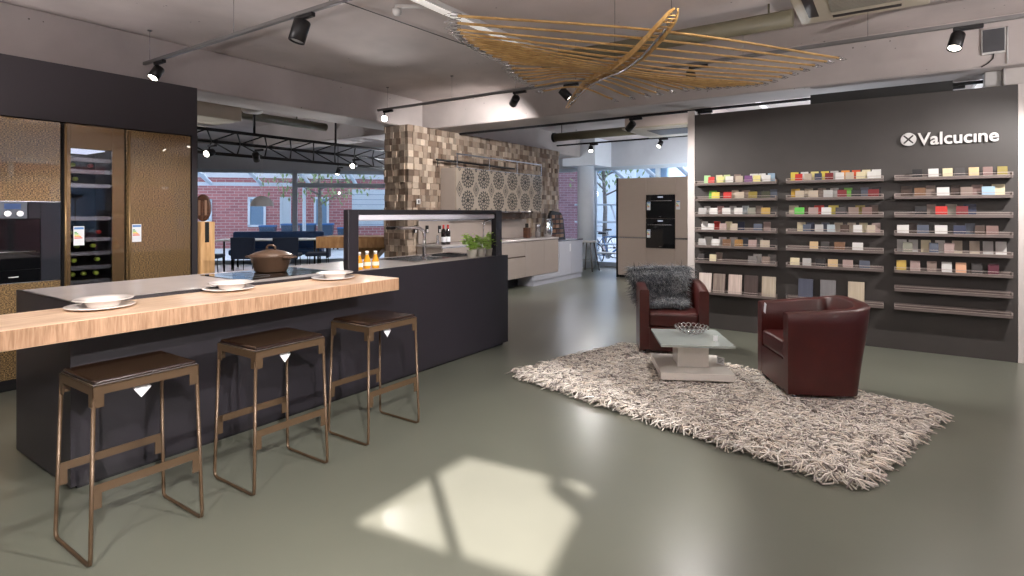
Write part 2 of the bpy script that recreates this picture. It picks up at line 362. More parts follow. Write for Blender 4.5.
# ------------------------------------------------------------------ OUTSIDE
g=MB(); g.box(-60,-25,-.25,40,60,-.12); tag(g.build('pavement',M_asph),kind='structure')
def local_frame(p,ang): return Matrix.Translation((p[0],p[1],0))@Matrix.Rotation(ang,4,'Z')
angf=math.atan2(e.y,e.x); nrm=Vector((-e.y,e.x))
def outp(px,d):   # a point outdoors under photo column px at depth d
    r=_ray(px,212); return Vector((d*r[0],d*r[1]))
bd=thing('brick_building','low red brick building with white framed windows across the street','building',(*(FA+nrm*9.0-e*6),-.12),angf)
Bi=bd.matrix_basis.inverted() if False else None
bw=MB(); bw.box(0,0,0,22,6,2.95); bw.build('wall',M_brick,bd)
bw=MB(); bw.box(-.1,-.12,2.95,22.1,6,3.15); bw.build('parapet',mat('parapet_panel',(196,206,218),.6),bd)
bo=FA+nrm*9.0-e*6
def on_bld(px):
    r=_ray(px,212); den=r[0]*e.y-r[1]*e.x; t=(bo.x*e.y-bo.y*e.x)/den
    return (Vector((t*r[0],t*r[1]))-bo).dot(e), t
M_pane=mat('reflecting_pane',(120,150,180),.08,coat=.5); M_doorw=mat('pale_door',(190,205,218),.5)
def bzs(px,y):
    s_,t=on_bld(px); return HC+(HY-y)/FL*t+.12
for (xa,xb,ya,yb,kind) in ((248,266,197,227,'window'),(280,291,197,228,'door'),(314,329,197,226,'window'),(200,212,199,222,'window')):
    s0,_t=on_bld(xa); s1,_t=on_bld(xb); z1=bzs(xa,ya); z0=max(bzs(xa,yb),0)
    f=MB()
    for (a,b_,c_,d_) in ((s0,z0,s1,z0+.09),(s0,z1-.09,s1,z1),(s0,z0,s0+.09,z1),(s1-.09,z0,s1,z1)): f.box(a,-.06,b_,c_,.05,d_)
    fo=f.build(kind,M_post if kind=='window' else M_doorw,bd)
    f=MB(); f.box(s0+.09,-.02,z0+.09,s1-.09,.02,z1-.09); f.build('pane' if kind=='window' else 'panel',M_pane if kind=='window' else M_doorw,fo)
s0,_t=on_bld(352); s1,_t=on_bld(392); f=MB(); f.box(s0,-.05,.9,s1,.04,2.5); f.build('shop_shutter',M_doorw,bd)
f=MB()
for k in range(7): f.box(s0,-.07,.95+k*.22,s1,-.05,.97+k*.22)
f.build('shutter_slats',M_pane,bd)
# white sloping posts of the arcade roof (outside the slanting front)
ar=thing('arcade_frame','white painted arcade frame with sloping posts outside the left shop front','frame',(*(FA+nrm*.6),0),angf)
for k in range(9):
    f=MB(); x=.6+k*1.6
    f.tube([(x,4.0,2.35),(x-.9,.0,4.1)],.07,6); f.build('sloping_post',M_post,ar)
f=MB(); f.box(-1,3.92,2.3,14,4.05,2.42); f.build('rail',M_post,ar)
for k in range(4):
    f=MB(); f.cyl((1.2+k*4,4,-.12),(1.2+k*4,4,2.35),.06,8); f.build('post',M_post,ar)
# pale upper storey behind
hb=thing('office_building','pale office block with rows of windows above the brick building','building',(*(bo+nrm*7),-.12),angf)
f=MB(); f.box(-4,0,0,34,6,9); f.build('wall',mat('pale_render',(206,216,226),.8,noise=.03),hb)
for r_ in range(2):
    for k in range(9):
        f=MB(); f.box(-2+k*4,-.05,3.9+r_*2.4,-.2+k*4,.05,5.3+r_*2.4); f.build('window',M_pane,hb)
# wheeled bins in front of the brick wall
def wbin(px,d,sc_,label):
    p=outp(px,d); t=thing('wheeled_bin',label,'bin',(p.x,p.y,-.12),angf,'bins across the street')
    m=MB(); m.prism([(-.28*sc_,-.3*sc_),(.28*sc_,-.3*sc_),(.28*sc_,.3*sc_),(-.28*sc_,.3*sc_)],.08,1.0*sc_)
    for v in m.b.verts:
        if v.co.z<.5: v.co.x*=.8; v.co.y*=.8
    m.build('body',M_bin,t)
    m=MB(); m.box(-.3*sc_,-.33*sc_,1.0*sc_,.3*sc_,.33*sc_,1.07*sc_,.02); m.build('lid',mat('bin_lid',(58,110,170),.5),t)
    m=MB(); m.cyl((-.3,.26,.1),(-.24,.26,.1),.1,12); m.cyl((.24,.26,.1),(.3,.26,.1),.1,12); m.build('wheels',M_dark,t)
for (px,d,s_,l) in ((268,21.6,.95,'small blue grey wheeled bin directly right of the white window'),(290,22,1.0,'tall wheeled bin beside the pale door'),(308,22.3,1.0,'tall wheeled bin just left of the street tree trunk'),(326,22.5,1.0,'tall wheeled bin just right of the street tree trunk'),(344,22.6,.85,'low wheeled bin at the right end of the row of bins')): wbin(px,d,s_,l)
def tree(p,h,cr_,label,trunk=.09,n=900,zc=None,leaf=.10):
    t=thing('street_tree',label,'tree',(p[0],p[1],-.12)); m=MB()
    m.tube([(0,0,0),(.04,.02,h*.35),(-.03,.03,h*.62),(.02,0,h*.9)],[trunk,trunk*.85,trunk*.6,trunk*.25],8)
    rr=random.Random(int(p[0]*13))
    for k in range(9):
        a=k*2.4; z=h*(.45+.05*k); m.tube([(0,0,z),(math.cos(a)*cr_*.35,math.sin(a)*cr_*.35,z+.3),(math.cos(a)*cr_*.75,math.sin(a)*cr_*.75,z+.45)],[trunk*.4,trunk*.25,trunk*.1],5)
    m.build('trunk',M_bark,t)
    vs=[];fs=[]
    for k in range(n):
        u=rr.random()**.45; a=rr.random()*2*PI; ph=math.acos(rr.uniform(-1,1))
        c=Vector((math.cos(a)*math.sin(ph)*cr_*u,math.sin(a)*math.sin(ph)*cr_*u,h*.74+math.cos(ph)*h*.3*u))
        q=Vector((rr.gauss(0,1),rr.gauss(0,1),rr.gauss(0,1))).normalized().to_track_quat('Z','Y'); s_=leaf*rr.uniform(.6,1.3)
        i=len(vs)
        for dx,dy in ((0,-s_),(s_*.45,0),(0,s_),(-s_*.45,0)): vs.append(c+q@Vector((dx,dy,0)))
        fs.append((i,i+1,i+2,i+3))
    mesh_raw('foliage',vs,fs,M_leafd,t)
tree(outp(319,20.2),3.9,2.3,'slender street tree with thin crown seen through the left shop front',n=520)
tree(outp(604,19.5),4.6,2.0,'street tree seen above the parked bicycles through the far right shop front',n=500)
# right-hand outside: purple brick wall, lattice rail, bicycles
pw=thing('garden_wall','purple red brick wall seen right of the wood clad wall','wall',(*outp(557,19.5),-.12),math.radians(34))
m=MB(); m.box(0,0,0,1.25,.3,3.0); m.build('wall',M_brickp,pw)
m=MB(); m.box(-.05,-.04,3.0,1.3,.36,3.1); m.build('coping',M_dwhite,pw)
ob=thing('glass_office','pale blue glazed office front behind the bicycles','building',(-8.5,24,-.12),.1)
m=MB(); m.box(-1,0,0,16,4,9); m.build('wall',mat('pale_blue_render',(206,226,242),.7,noise=.03),ob)
for r_ in range(3):
    for k in range(6):
        m=MB(); m.box(-.4+k*2.6,-.05,1.0+r_*2.0,1.7+k*2.6,.03,2.3+r_*2.0); m.build('window',M_pane,ob)
af=thing('lattice_screen','white lattice of sloping struts outside the far right shop front','frame',(-7.6,15.4,-.1))
for k in range(7):
    m=MB(); x=k*.95; m.tube([(x+.4,0,0),(x-.25,0,1.7)],.035,6); m.build('strut',M_post,af)
    m=MB(); m.tube([(x+1.5,.5,2.0),(x-.1,-1.4,3.9)],.06,6); m.build('roof_strut',M_post,af)
for z in (.55,1.2,1.72):
    m=MB(); m.tube([(-.5,0,z),(6.6,0,z)],.03,6); m.build('rail',M_post,af)
def bicycle(p,rz,col,label):
    t=thing('bicycle',label,'bicycle',(p[0],p[1],-.12),rz,'bicycles outside the shop front')
    fm=mat('bike_paint_%d'%col[2],col,.35)
    R=.34
    for x in (-.53,.53):
        m=MB(); m.tube([(x+R*math.cos(a*PI/12),0,R+R*math.sin(a*PI/12)) for a in range(24)],.018,6,closed=True)
        for a in range(12): m.cyl((x,0,R),(x+R*math.cos(a*PI/6),0,R+R*math.sin(a*PI/6)),.003,4)
        m.cyl((x,-.04,R),(x,.04,R),.03,8); m.build('wheel',M_dark,t)
    m=MB(); bb=(-.08,0,.3); st=(-.22,0,.82); hd=(.36,0,.86); hb_=(.40,0,.68)
    for a,b_,r in ((bb,st,.016),(bb,hb_,.024),(st,hd,.018),(hd,hb_,.018),(bb,(-.53,0,R),.012),(st,(-.53,0,R),.011),(hb_,(.53,0,R),.014)): m.cyl(a,b_,r,8)
    m.build('frame',fm,t)
    m=MB(); m.tube([(.36,0,.86),(.33,0,1.0),(.33,-.06,1.04),(.25,-.26,1.03)],.012,6); m.tube([(.33,0,1.0),(.33,.06,1.04),(.25,.26,1.03)],.012,6); m.build('handlebar',M_steel,t)
    m=MB(); m.box(-.36,-.07,.90,-.12,.07,.96,.03); m.cyl((-.22,0,.8),(-.24,0,.92),.012,6); m.build('saddle',M_dark,t)
    m=MB(); m.box(-.8,-.06,.72,-.42,.06,.735); m.build('carrier',M_dark,t)
    m=MB(); m.cyl((-.08,-.03,.3),(-.08,.03,.3),.08,12); m.build('crank',M_steel,t)
bicycle(outp(611,15.6),math.radians(20),(70,120,180),'blue bicycle parked nearest outside the far shop window')
bicycle(outp(603,19.0),math.radians(160),(120,120,130),'grey bicycle parked behind the blue one on the street')
m=MB(); p=outp(607,15.1); m.box(p.x-.45,p.y-.14,.28,p.x+.45,p.y+.14,.32,.01)
for sx in (-.38,.38):
    for sy in (-.1,.1): m.cyl((p.x+sx,p.y+sy,-.12),(p.x+sx,p.y+sy,.28),.018,6)
tag(m.build('street_bench',M_dwhite),'low pale bench standing in front of the bicycles outside','bench')
# east brick building (seen mirrored in the bronze doors)
eb=thing('brick_building','tall red brick house mirrored in the bronze cabinet doors','building',(9,-5.8,-.12))
m=MB(); m.box(0,0,0,5,26,9); m.build('wall',M_brick,eb)
for k in range(7):
    m=MB(); y=1.6+k*3.4
    for (a,b_,c_,d_) in ((y,.9,y+1.5,1.0),(y,2.3,y+1.5,2.4),(y,.9,y+.1,2.4),(y+1.4,.9,y+1.5,2.4)): m.box(-.06,a,b_,.04,c_,d_)
    wo=m.build('window',M_post,eb); m=MB(); m.box(-.02,y+.1,1.0,.03,y+1.4,2.3); m.build('pane',M_pane,wo)
af2=thing('arcade_frame','white arcade frame outside the side windows, mirrored in the bronze doors','frame',(5.2,-2,0))
for k in range(9):
    m=MB(); m.tube([(0,k*1.8,2.3),(-.8,k*1.8-.5,3.6)],.06,6); m.build('sloping_post',M_post,af2)
m=MB(); m.box(-.05,0,2.2,.08,16,2.34); m.build('rail',M_post,af2)
for k in range(4):
    m=MB(); m.cyl((0,.5+k*4.6,-.12),(0,.5+k*4.6,2.2),.06,8); m.build('post',M_post,af2)

# ------------------------------------------------------------------ TALL BRONZE CABINETS (front plane x = -5.66)
XF=-5.66
hs=thing('cabinet_housing','black panel housing that surrounds the bronze tall cabinets','housing',(-6.0,0,0))
m=MB(); m.box(-.4,-1.0,2.145,.335,2.838,2.617); m.build('top_panel',M_house,hs)
m=MB(); m.box(-.4,2.782,0,.345,2.838,2.145); m.build('side_panel',M_house,hs)
m=MB(); m.box(-.4,-1.0,0,.28,2.782,.06); m.build('plinth',M_dark,hs)
def cab(name,y0,y1,label,rot=0): 
    t=thing(name,label,'cabinet',(XF,y0,0)); W=y1-y0
    m=MB(); m.box(-.6,0.004,.06,-.022,W-.004,2.135); m.build('body',M_blk2,t); return t,W
M_edge=mat('bronze_edge',(150,124,88),.35,metal=.8); M_smoke=mat('smoked_pane',(26,22,20),.03,spec=.7)
# left: oven cabinet
t,W=cab('oven_cabinet',1.14,1.745,'bronze tall cabinet holding the built-in black oven, next to the wine cabinet')
m=MB(); m.box(-.02,.004,1.487,0,W-.004,2.135,.003,1); m.build('door',M_bronze,t)
m=MB(); m.box(-.02,.004,.10,0,W-.004,.845,.003,1); m.build('door',M_bronze,t)
ov=thing('built_in_oven','black built-in oven with two steel knobs and glass door','oven',(XF,1.15,.85))
W2=.59
m=MB(); m.box(-.5,0,0,-.012,W2,.63); m.build('body',M_blk2,ov)
m=MB(); m.box(-.012,0,.50,.006,.375,.63,.002,1); m.build('control_panel',mat('anthracite_metal',(70,74,82),.3,metal=.6),ov)
m=MB(); m.box(.006,.235,.572,.008,.335,.615); m.build('display',mat('oven_display',(16,26,52),.1,emit=(120,150,210),estr=.25),ov)
for y in (.25,.325):
    m=MB(); m.cyl((.006,y,.537),(.03,y,.537),.022,20); m.build('knob',M_steel,ov)
m=MB(); m.box(-.012,0,.10,.01,.455,.496,.002,1); m.build('glass_door',M_bglass,ov)
m=MB(); m.box(-.012,.46,.0,.008,W2,.63,.002,1); m.box(-.012,.38,.50,.008,.4595,.63,.002,1); m.build('side_panel',mat('grey_mirror_glass',(44,46,52),.1,spec=.6),ov)
m=MB(); m.box(-.012,0,0,.008,.455,.095,.002,1); m.build('drawer',M_bglass,ov)
m=MB(); m.cyl((.03,.05,.24),(.03,.42,.24),.006,8); m.cyl((.01,.07,.24),(.03,.07,.24),.005,6); m.cyl((.01,.40,.24),(.03,.40,.24),.005,6); m.build('handle',M_steel,ov)
m=MB(); m.box(.008,.26,.04,.010,.32,.047); m.build('badge',M_dwhite,ov)
m=MB(); m.box(-.01,0,-.006,.012,W2,-.001); m.build('steel_trim',M_steel,ov)
m=MB(); m.box(-.01,0,.631,.012,W2,.636); m.build('steel_trim',M_steel,ov)
t,W=cab('tall_cabinet',.50,1.135,'bronze tall cabinet at the left edge beside the oven cabinet')
m=MB(); m.box(-.02,.004,.10,0,W-.004,2.135,.003,1); m.build('door',M_bronze,t)
# wine cabinet
t=thing('wine_cabinet','bronze framed glass wine cabinet with lit steel shelves','cabinet',(XF,1.75,0))
W=.46
m=MB()
m.box(-.58,.004,.06,-.56,W-.004,2.135); m.box(-.58,.004,.06,-.022,.03,2.135); m.box(-.58,W-.03,.06,-.022,W-.004,2.135); m.box(-.56,.03,2.0,-.022,W-.03,2.135); m.box(-.56,.03,.06,-.022,W-.03,.45)
m.build('body',M_blk2,t)
m=MB(); m.box(-.02,.02,.10,.0,.06,2.135,.002,1); m.box(-.02,W-.10,.10,0,W-.004,2.135,.002,1); m.box(-.02,.06,1.935,0,W-.10,2.135,.002,1); m.box(-.02,.06,.1,0,W-.10,.72,.002,1); dr=m.build('door',mat('bronze_satin',(122,98,68),.25,metal=.7,coat=1.),t)
m=MB(); m.box(-.008,.06,.72,-.004,W-.10,1.935); m.build('glass',glass_mat('dark_clear_glass',(.8,.8,.82),.04),dr)
m=MB(); m.cyl((.022,.018,.25),(.022,.018,2.12),.009,8); m.build('handle',M_edge,dr)
sz=(.80,.92,1.04,1.16,1.34,1.62,1.74,1.84)
for z in sz:
    m=MB(); m.box(-.5,.035,z,-.05,W-.075,z+.012); m.box(-.055,.06,z-.012,-.04,W-.1,z+.022); m.build('shelf',M_steel,t)
m=MB(); m.box(-.5,.08,1.93,-.1,W-.12,1.94); m.build('cabinet_light',mat('led_cool',(230,235,255),.4,emit=(225,232,255),estr=1.2),t)
WB=[('wine_bottle',y,z,c) for z,ys in ((.82,(.12,.20,.29)),(.94,(.13,.30)),(1.06,(.15,.27)),(1.18,(.10,.31)),(1.64,(.14,)),(1.76,(.12,.25))) for y,c in zip(ys,(1,0,1))]
names={.82:'lowest',.94:'second lowest',1.06:'third lowest',1.18:'fourth lowest',1.64:'third highest',1.76:'second highest'}
pos=['leftmost','middle','rightmost']
cnt={}
for n_,y,z,c in WB:
    i=cnt.get(z,0); cnt[z]=i+1; tot=sum(1 for q in WB if q[2]==z)
    pn=('only' if tot==1 else ('left' if i==0 else 'right') if tot==2 else pos[i])
    t2=thing('wine_bottle','%s wine bottle lying on the %s shelf of the wine cabinet'%(pn,names[z]),'bottle',(XF-.30,1.75+y,z+.045),0,'wine bottles in the cabinet')
    Ry=Matrix.Rotation(PI/2,4,'Y')
    m=MB(); m.lathe([(0,-.15),(.036,-.145),(.037,.04),(.03,.07),(.014,.10),(.014,.155),(0,.155)],14,M=Ry); m.build('bottle',M_wine,t2)
    m=MB(); m.lathe([(0,.165),(.017,.165),(.017,.12),(.0145,.12)],12,M=Ry); m.build('capsule',mat('lime_foil',(176,196,70),.35) if c or z<1.1 else M_red,t2)
# fridge
t,W=cab('fridge_cabinet',2.215,2.778,'bronze tall fridge cabinet on the right, reflecting windows','cabinet')
m=MB(); m.box(-.02,.004,.10,0,W-.004,2.135,.003,1); dr=m.build('door',M_bronze,t)
m=MB(); m.cyl((.022,.02,.25),(.022,.02,2.12),.009,8); m.build('handle',M_edge,dr)
def energy(parent,M,w=.075,h=.16):
    m=MB()
    m.box(-w/2,-.001,0,w/2,.001,h,M=M)
    o=m.build('energy_label',M_paper,parent)
    cols=[(60,160,80),(120,190,70),(230,220,60),(240,160,50),(220,70,50)]
    for k,c in enumerate(cols):
        m=MB(); m.box(-w*.42,-.002,h*(.66-.075*k),-w*.42+w*(.22+.13*k),-.0012,h*(.71-.075*k),M=M); m.build('rating_bar',mat('rating_%d'%k,c,.6),o)
    m=MB(); m.box(-w*.45,-.002,h*.84,w*.45,-.0012,h*.95,M=M); m.build('header',mat('label_blue',(90,140,200),.6),o)
    return o
FW=Matrix.Rotation(PI/2,4,'Z')  # local -y -> +x
energy(dr,Matrix.Translation((.004,.085,1.13))@FW)
wc=[o for o in bpy.data.objects if o.name=='wine_cabinet'][0]
energy(wc,Matrix.Translation((.003,.115,1.12))@FW)

# ------------------------------------------------------------------ ISLAND
XI0,XI1,YI0,YI1,ZI=-4.19,-3.38,1.08,4.91,.945
isl=thing('kitchen_island','long matt black kitchen island with grey worktop','kitchen island',(XI1,YI0,0))
def L(x,y): return (x-XI1,y-YI0)
W_,L_=XI1-XI0,YI1-YI0
SX0,SX1,SY0,SY1=-.66,-.20,2.62,3.62    # sink cutout (island local)
m=MB()
m.box(-W_,0,.03,0,.02,ZI); m.box(-W_,L_-.02,.03,0,L_,ZI); m.box(-.02,.02,.03,0,L_-.02,ZI); m.box(-W_,.02,.03,-W_+.02,L_-.02,ZI)
m.box(-W_+.02,.02,.03,-.02,L_-.02,.06)
m.build('body',M_black,isl)
m=MB(); m.box(-W_+.04,.04,0,-.04,L_-.04,.03); m.build('plinth',M_dark,isl)
m=MB()
x0,x1,y0,y1=-W_+.004,-.035,.02,L_-.02
m.box(x0,y0,ZI-.02,x1,SY0,ZI+.003); m.box(x0,SY1,ZI-.02,x1,y1,ZI+.003); m.box(x0,SY0,ZI-.02,SX0,SY1,ZI+.003); m.box(SX1,SY0,ZI-.02,x1,SY1,ZI+.003)
m.build('worktop',M_top,isl)
m=MB(); m.box(-.035,.004,ZI-.006,-.003,L_,ZI+.001); m.box(-W_,0,ZI,0,.018,ZI+.006); m.build('edge_strip',M_blk2,isl)
sk=thing('sink','steel double sink let into the island worktop','sink',(XI1,YI0,ZI))
m=MB(); 
for a,b_ in ((SY0,SY0+.52),(SY0+.56,SY1)):
    m.box(SX0,a,-.18,SX1,b_,-.175); m.box(SX0,a,-.18,SX0+.004,b_,.005); m.box(SX1-.004,a,-.18,SX1,b_,.005); m.box(SX0,a,-.18,SX1,a+.004,.005); m.box(SX0,b_-.004,-.18,SX1,b_,.005)
m.build('basin',M_steel,sk)
m=MB(); m.box(SX0-.012,SY0-.012,.003,SX1+.012,SY0+.004,.009); m.box(SX0-.012,SY1-.004,.003,SX1+.012,SY1+.012,.009); m.box(SX0-.012,SY0,.003,SX0+.004,SY1,.009); m.box(SX1-.004,SY0,.003,SX1+.012,SY1,.009); m.box(SX0,SY0+.515,.003,SX1,SY0+.565,.008); m.build('rim',M_chrome,sk)
ho=thing('hob','black glass induction hob set flush in the island worktop','hob',(XI1-.42,2.42,ZI+.003))
m=MB(); m.box(-.27,-.36,0,.29,.36,.005,.002,1); m.build('glass_plate',M_bglass,ho)
m=MB()
for cx_,cy_,r_ in ((-.12,-.17,.10),(.13,-.17,.08),(-.12,.17,.10),(.13,.17,.08)): m.tube([(cx_+r_*math.cos(k*PI/12),cy_+r_*math.sin(k*PI/12),.0055) for k in range(24)],.0012,4,closed=True)
m.build('ring_marking',mat('grey_print',(90,92,96),.4),ho)
# wooden bar
wb=thing('breakfast_bar','thick oak breakfast bar slab along the front of the black island','table',(XI1,0,.93))
m=MB(); m.box(.002,.1,-.085,.46,2.87,0,.003,1)
ob_=m.build('slab',[M_oak,M_oakend],wb)
for p in ob_.data.polygons:
    if p.normal.x>.9: p.material_index=1
m=MB()
for yy in (.5,1.5,2.5): m.box(-.0,yy,-.12,.05,yy+.05,-.086)
m.build('bracket',M_blk2,wb)
# pop-up frame with lamp
pf=thing('lamp_gantry','black upright frame with white lamp strip standing on the island','frame',(-3.41,0,ZI+.002))
for (a,b_) in ((2.80,2.90),(4.69,4.80)):
    m=MB(); m.box(-.03,a,0,.03,b_,.472,.004,1); m.build('post',M_black,pf)
m=MB(); m.box(-.03,2.90,.432,.03,4.69,.472,.003,1); m.build('crossbar',M_black,pf)
m=MB(); m.box(-.10,2.905,.385,.022,4.685,.431,.012,2); m.build('lamp_strip',mat('milky_lamp_cover',(206,204,214),.3),pf)
# faucets
fc=thing('faucet','chrome square necked mixer tap beside the island sink','tap',(-3.60,3.86,ZI+.003))
pts=[(0,0,.0),(0,0,.24),(-.006,-.004,.275),(-.03,-.02,.298),(-.07,-.045,.305),(-.23,-.16,.305)]
m=MB(); m.tube(pts,.016,10); m.lathe([(0,0),(.03,0),(.03,.008),(.018,.014),(.018,.03),(0,.03)],16); m.build('spout',M_chrome,fc)
m=MB(); m.box(-.285,-.215,.288,-.215,-.145,.318,.01,M=None); m.build('nozzle',M_blk2,fc)
m=MB(); m.cyl((0,.0,.05),(.05,.05,.05),.007,8); m.cyl((0,0,.05),(.02,.02,.05),.016,10); m.build('lever',M_chrome,fc)
m=MB(); m.cyl((-.285,-.19,.318),(-.285,-.19,.345),.004,6); m.build('button',M_chrome,fc)
# plates
def plate_set(i,px,py,l1,l2):
    p=atZ(px,py,.93); c=(p.x,p.y,.930)
    t=thing('dinner_plate',l1,'plate',c,0,'dinner plates on the bar')
    m=MB(); m.lathe([(0,0),(.07,0),(.075,.004),(.142,.012),(.145,.016),(.138,.017),(.08,.009),(0,.008)],48); m.build('plate',M_white,t)
    t=thing('soup_bowl',l2,'bowl',(c[0]+.005,c[1]+.012,.9385),0,'soup bowls on the bar')
    m=MB(); m.lathe([(0,.0),(.062,.0),(.066,.003),(.078,.028),(.124,.036),(.127,.039),(.118,.041),(.074,.030),(.06,.010),(0,.008)],48); m.build('bowl',M_white,t)
plate_set(0,100,308,'white dinner plate nearest the camera on the oak bar','white rimmed soup bowl stacked on the nearest plate of the oak bar')
plate_set(1,229,290,'middle white dinner plate on the oak bar, near the brown pot','white rimmed soup bowl on the middle plate of the oak bar')
plate_set(2,333,279,'farthest white dinner plate at the end of the oak bar','white rimmed soup bowl on the farthest plate, by the black frame')
# casserole
p=atZ(271,271.5,ZI+.008)
t=thing('casserole','brown cast iron casserole with lid standing on the hob','pot',(p.x,p.y,ZI+.0095),.3); t.scale=(1.2,1.2,1.1)
m=MB(); m.lathe([(0,0),(.088,0),(.095,.006),(.122,.102),(.130,.108),(.120,.110),(.114,.1),(.09,.012),(0,.01)],36)
for sx in (-1,1): m.box(sx*.118,-.045,.092,sx*.162,.045,.106,.006)
m.build('pot',M_cast,t)
m=MB(); m.lathe([(0,.150),(.03,.149),(.08,.136),(.122,.116),(.126,.111),(.0,.112)],36); ld=m.build('lid',M_cast,t)
m=MB(); m.tube([(-.032,0,.142),(-.03,0,.168),(-.015,0,.178),(.015,0,.178),(.03,0,.168),(.032,0,.142)],.0075,8); m.build('knob',M_cast,ld)
# juice bottles
for px,py,l in ((359,270.5,'orange juice bottle nearest the black frame post'),(367,270.3,'middle of the three orange juice bottles on the island'),(375.5,269.3,'rightmost of the three orange juice bottles on the island')):
    p=atZ(px,py,ZI+.003); p.x=-3.46-.03*(px==367); p.y=atX(px,py,p.x).y
    t=thing('juice_bottle',l,'bottle',(p.x,p.y,ZI+.0035),0,'juice bottles by the black frame')
    m=MB(); m.lathe([(0,0),(.027,0),(.029,.004),(.029,.055),(.024,.075),(.0135,.10),(.012,.112),(0,.112)],18); m.build('juice',M_juice,t)
    m=MB(); m.lathe([(.0125,.112),(.0125,.128),(.014,.13),(.0,.13)],14); m.build('neck',mat('clear_neck',(190,190,180),.1,coat=.5),t)
    m=MB(); m.lathe([(.0145,.127),(.0145,.138),(0,.139)],14); m.build('cap',M_cap,t)
    m=MB(); m.lathe([(.0295,.022),(.0295,.052)],18); m.build('paper_label',mat('juice_label',(226,214,190),.6),t)
# basil
for k,(px,py,l) in enumerate(((472,257.5,'leftmost potted basil on the island'),(481,256.5,'middle potted basil on the island'),(490,255.8,'rightmost potted basil next to the black frame post'))):
    x=-3.47; y=atX(px,py,x).y
    t=thing('potted_basil',l+' in a pale pot','plant',(x,y,ZI+.0035),0,'basil pots on the island')
    m=MB(); m.lathe([(0,0),(.040,0),(.052,.078),(.054,.08),(.048,.08),(.046,.07),(0,.07)],20); m.build('pot',M_pot,t)
    m=MB(); m.lathe([(0,.071),(.046,.071)],16); m.build('soil',M_soil,t)
    rr=random.Random(k+5); vs=[];fs=[]; st=MB()
    for q in range(16):
        a=rr.random()*2*PI; r=rr.random()**.5*.075; tip=Vector((math.cos(a)*r,math.sin(a)*r,.13+rr.random()*.10)); st.tube([(math.cos(a)*r*.3,math.sin(a)*r*.3,.07),tip*.7+Vector((0,0,.04)),tip],.0018,4)
        for z in range(7):
            cc=tip+Vector((rr.gauss(0,.018),rr.gauss(0,.018),rr.uniform(-.06,.015))); ln=rr.uniform(.022,.036); wd=ln*.62
            d=Vector((rr.gauss(0,1),rr.gauss(0,1),rr.uniform(-.2,.7))).normalized(); sd=d.cross(Vector((0,0,1))).normalized(); up=sd.cross(d)
            i=len(vs); vs+= [cc-d*ln, cc-d*ln*.2+sd*wd-up*.003, cc+d*ln, cc-d*ln*.2-sd*wd-up*.003, cc-d*ln*.1+up*.004]
            fs+=[(i,i+1,i+4),(i+1,i+2,i+4),(i+2,i+3,i+4),(i+3,i,i+4)]
    st.build('stems',M_green,t); mesh_raw('leaves',vs,fs,M_green,t)

# ------------------------------------------------------------------ BAR STOOLS
def make_stool(label):
    t=thing('bar_stool',label,'stool',(0,0,0),0,'bar stools along the oak bar')
    m=MB(); X0,X1,Y0,Y1=-.175,.175,-.205,.205; Z=.708; th=.004
    for sx in (X0,X1-th): m.box(sx,Y0,Z-.035,sx+th,Y1,Z)
    for sy in (Y0,Y1-th): m.box(X0,sy,Z-.035,X1,sy+th,Z)
    m.box(X0,Y0,Z-.004,X1,Y1,Z)
    for sx in (0,1):
        for sy in (0,1):
            xa=X0 if sx==0 else X1-.04; ya=Y0 if sy==0 else Y1-.04
            xx=X0 if sx==0 else X1-th; yy=Y0 if sy==0 else Y1-th
            m.box(xx,ya,Z-.085,xx+th,ya+.04,Z-.035); m.box(xa,yy,Z-.085,xa+.04,yy+th,Z-.035)
    m.build('seat_frame',M_stool,t)
    m=MB(); m.box(X0+.008,Y0+.008,Z+.001,X1-.008,Y1-.008,Z+.020,.009,3); m.build('seat_pad',M_leather,t)
    m=MB(); m.box(X0+.004,Y0+.004,Z,X1-.004,Y1-.004,Z+.006,.002,1); m.build('pad_edge',M_steel,t)
    for s in (-1,1):
        yt,yb=s*.199,s*.215
        m=MB(); r=.0078
        P=[(-.168,yt,Z-.05),(-.183,yb,.045),(-.180,yb,.018),(-.160,yb,.0082),(.160,yb,.0082),(.180,yb,.018),(.183,yb,.045),(.168,yt,Z-.05)]
        m.tube(P,r,10); m.build('leg',M_stool,t)
    for x in (-.178,.178):
        m=MB(); m.box(x-.002,-.203,.285,x+.002,.203,.32); m.box(x-.002,-.208,.225,x+.002,-.175,.32); m.box(x-.002,.175,.225,x+.002,.208,.32); m.build('footrest',M_stool,t)
    m=MB(); R_=Matrix.Translation((.12,-.02,Z-.037))@Matrix.Rotation(math.radians(35),4,'X')@Matrix.Rotation(.3,4,'Z'); m.box(-.0006,-.03,-.055,.0006,.03,0,M=R_); m.cyl((.12,-.02,Z-.036),(.12,-.02,Z-.006),.0008,4); m.build('price_tag',M_paper,t)
    return t
st0=make_stool('bronze bar stool nearest the camera with a brown leather pad')
st0.location=(-2.785,1.11,0)
for (x,y,l) in ((-2.775,1.787,'middle bar stool of the three at the oak bar'),(-2.772,2.508,'farthest bar stool at the end of the oak bar')):
    c=copy_tree(st0); c.location=(x,y,0); c['label']=l
# a real hole for nothing else

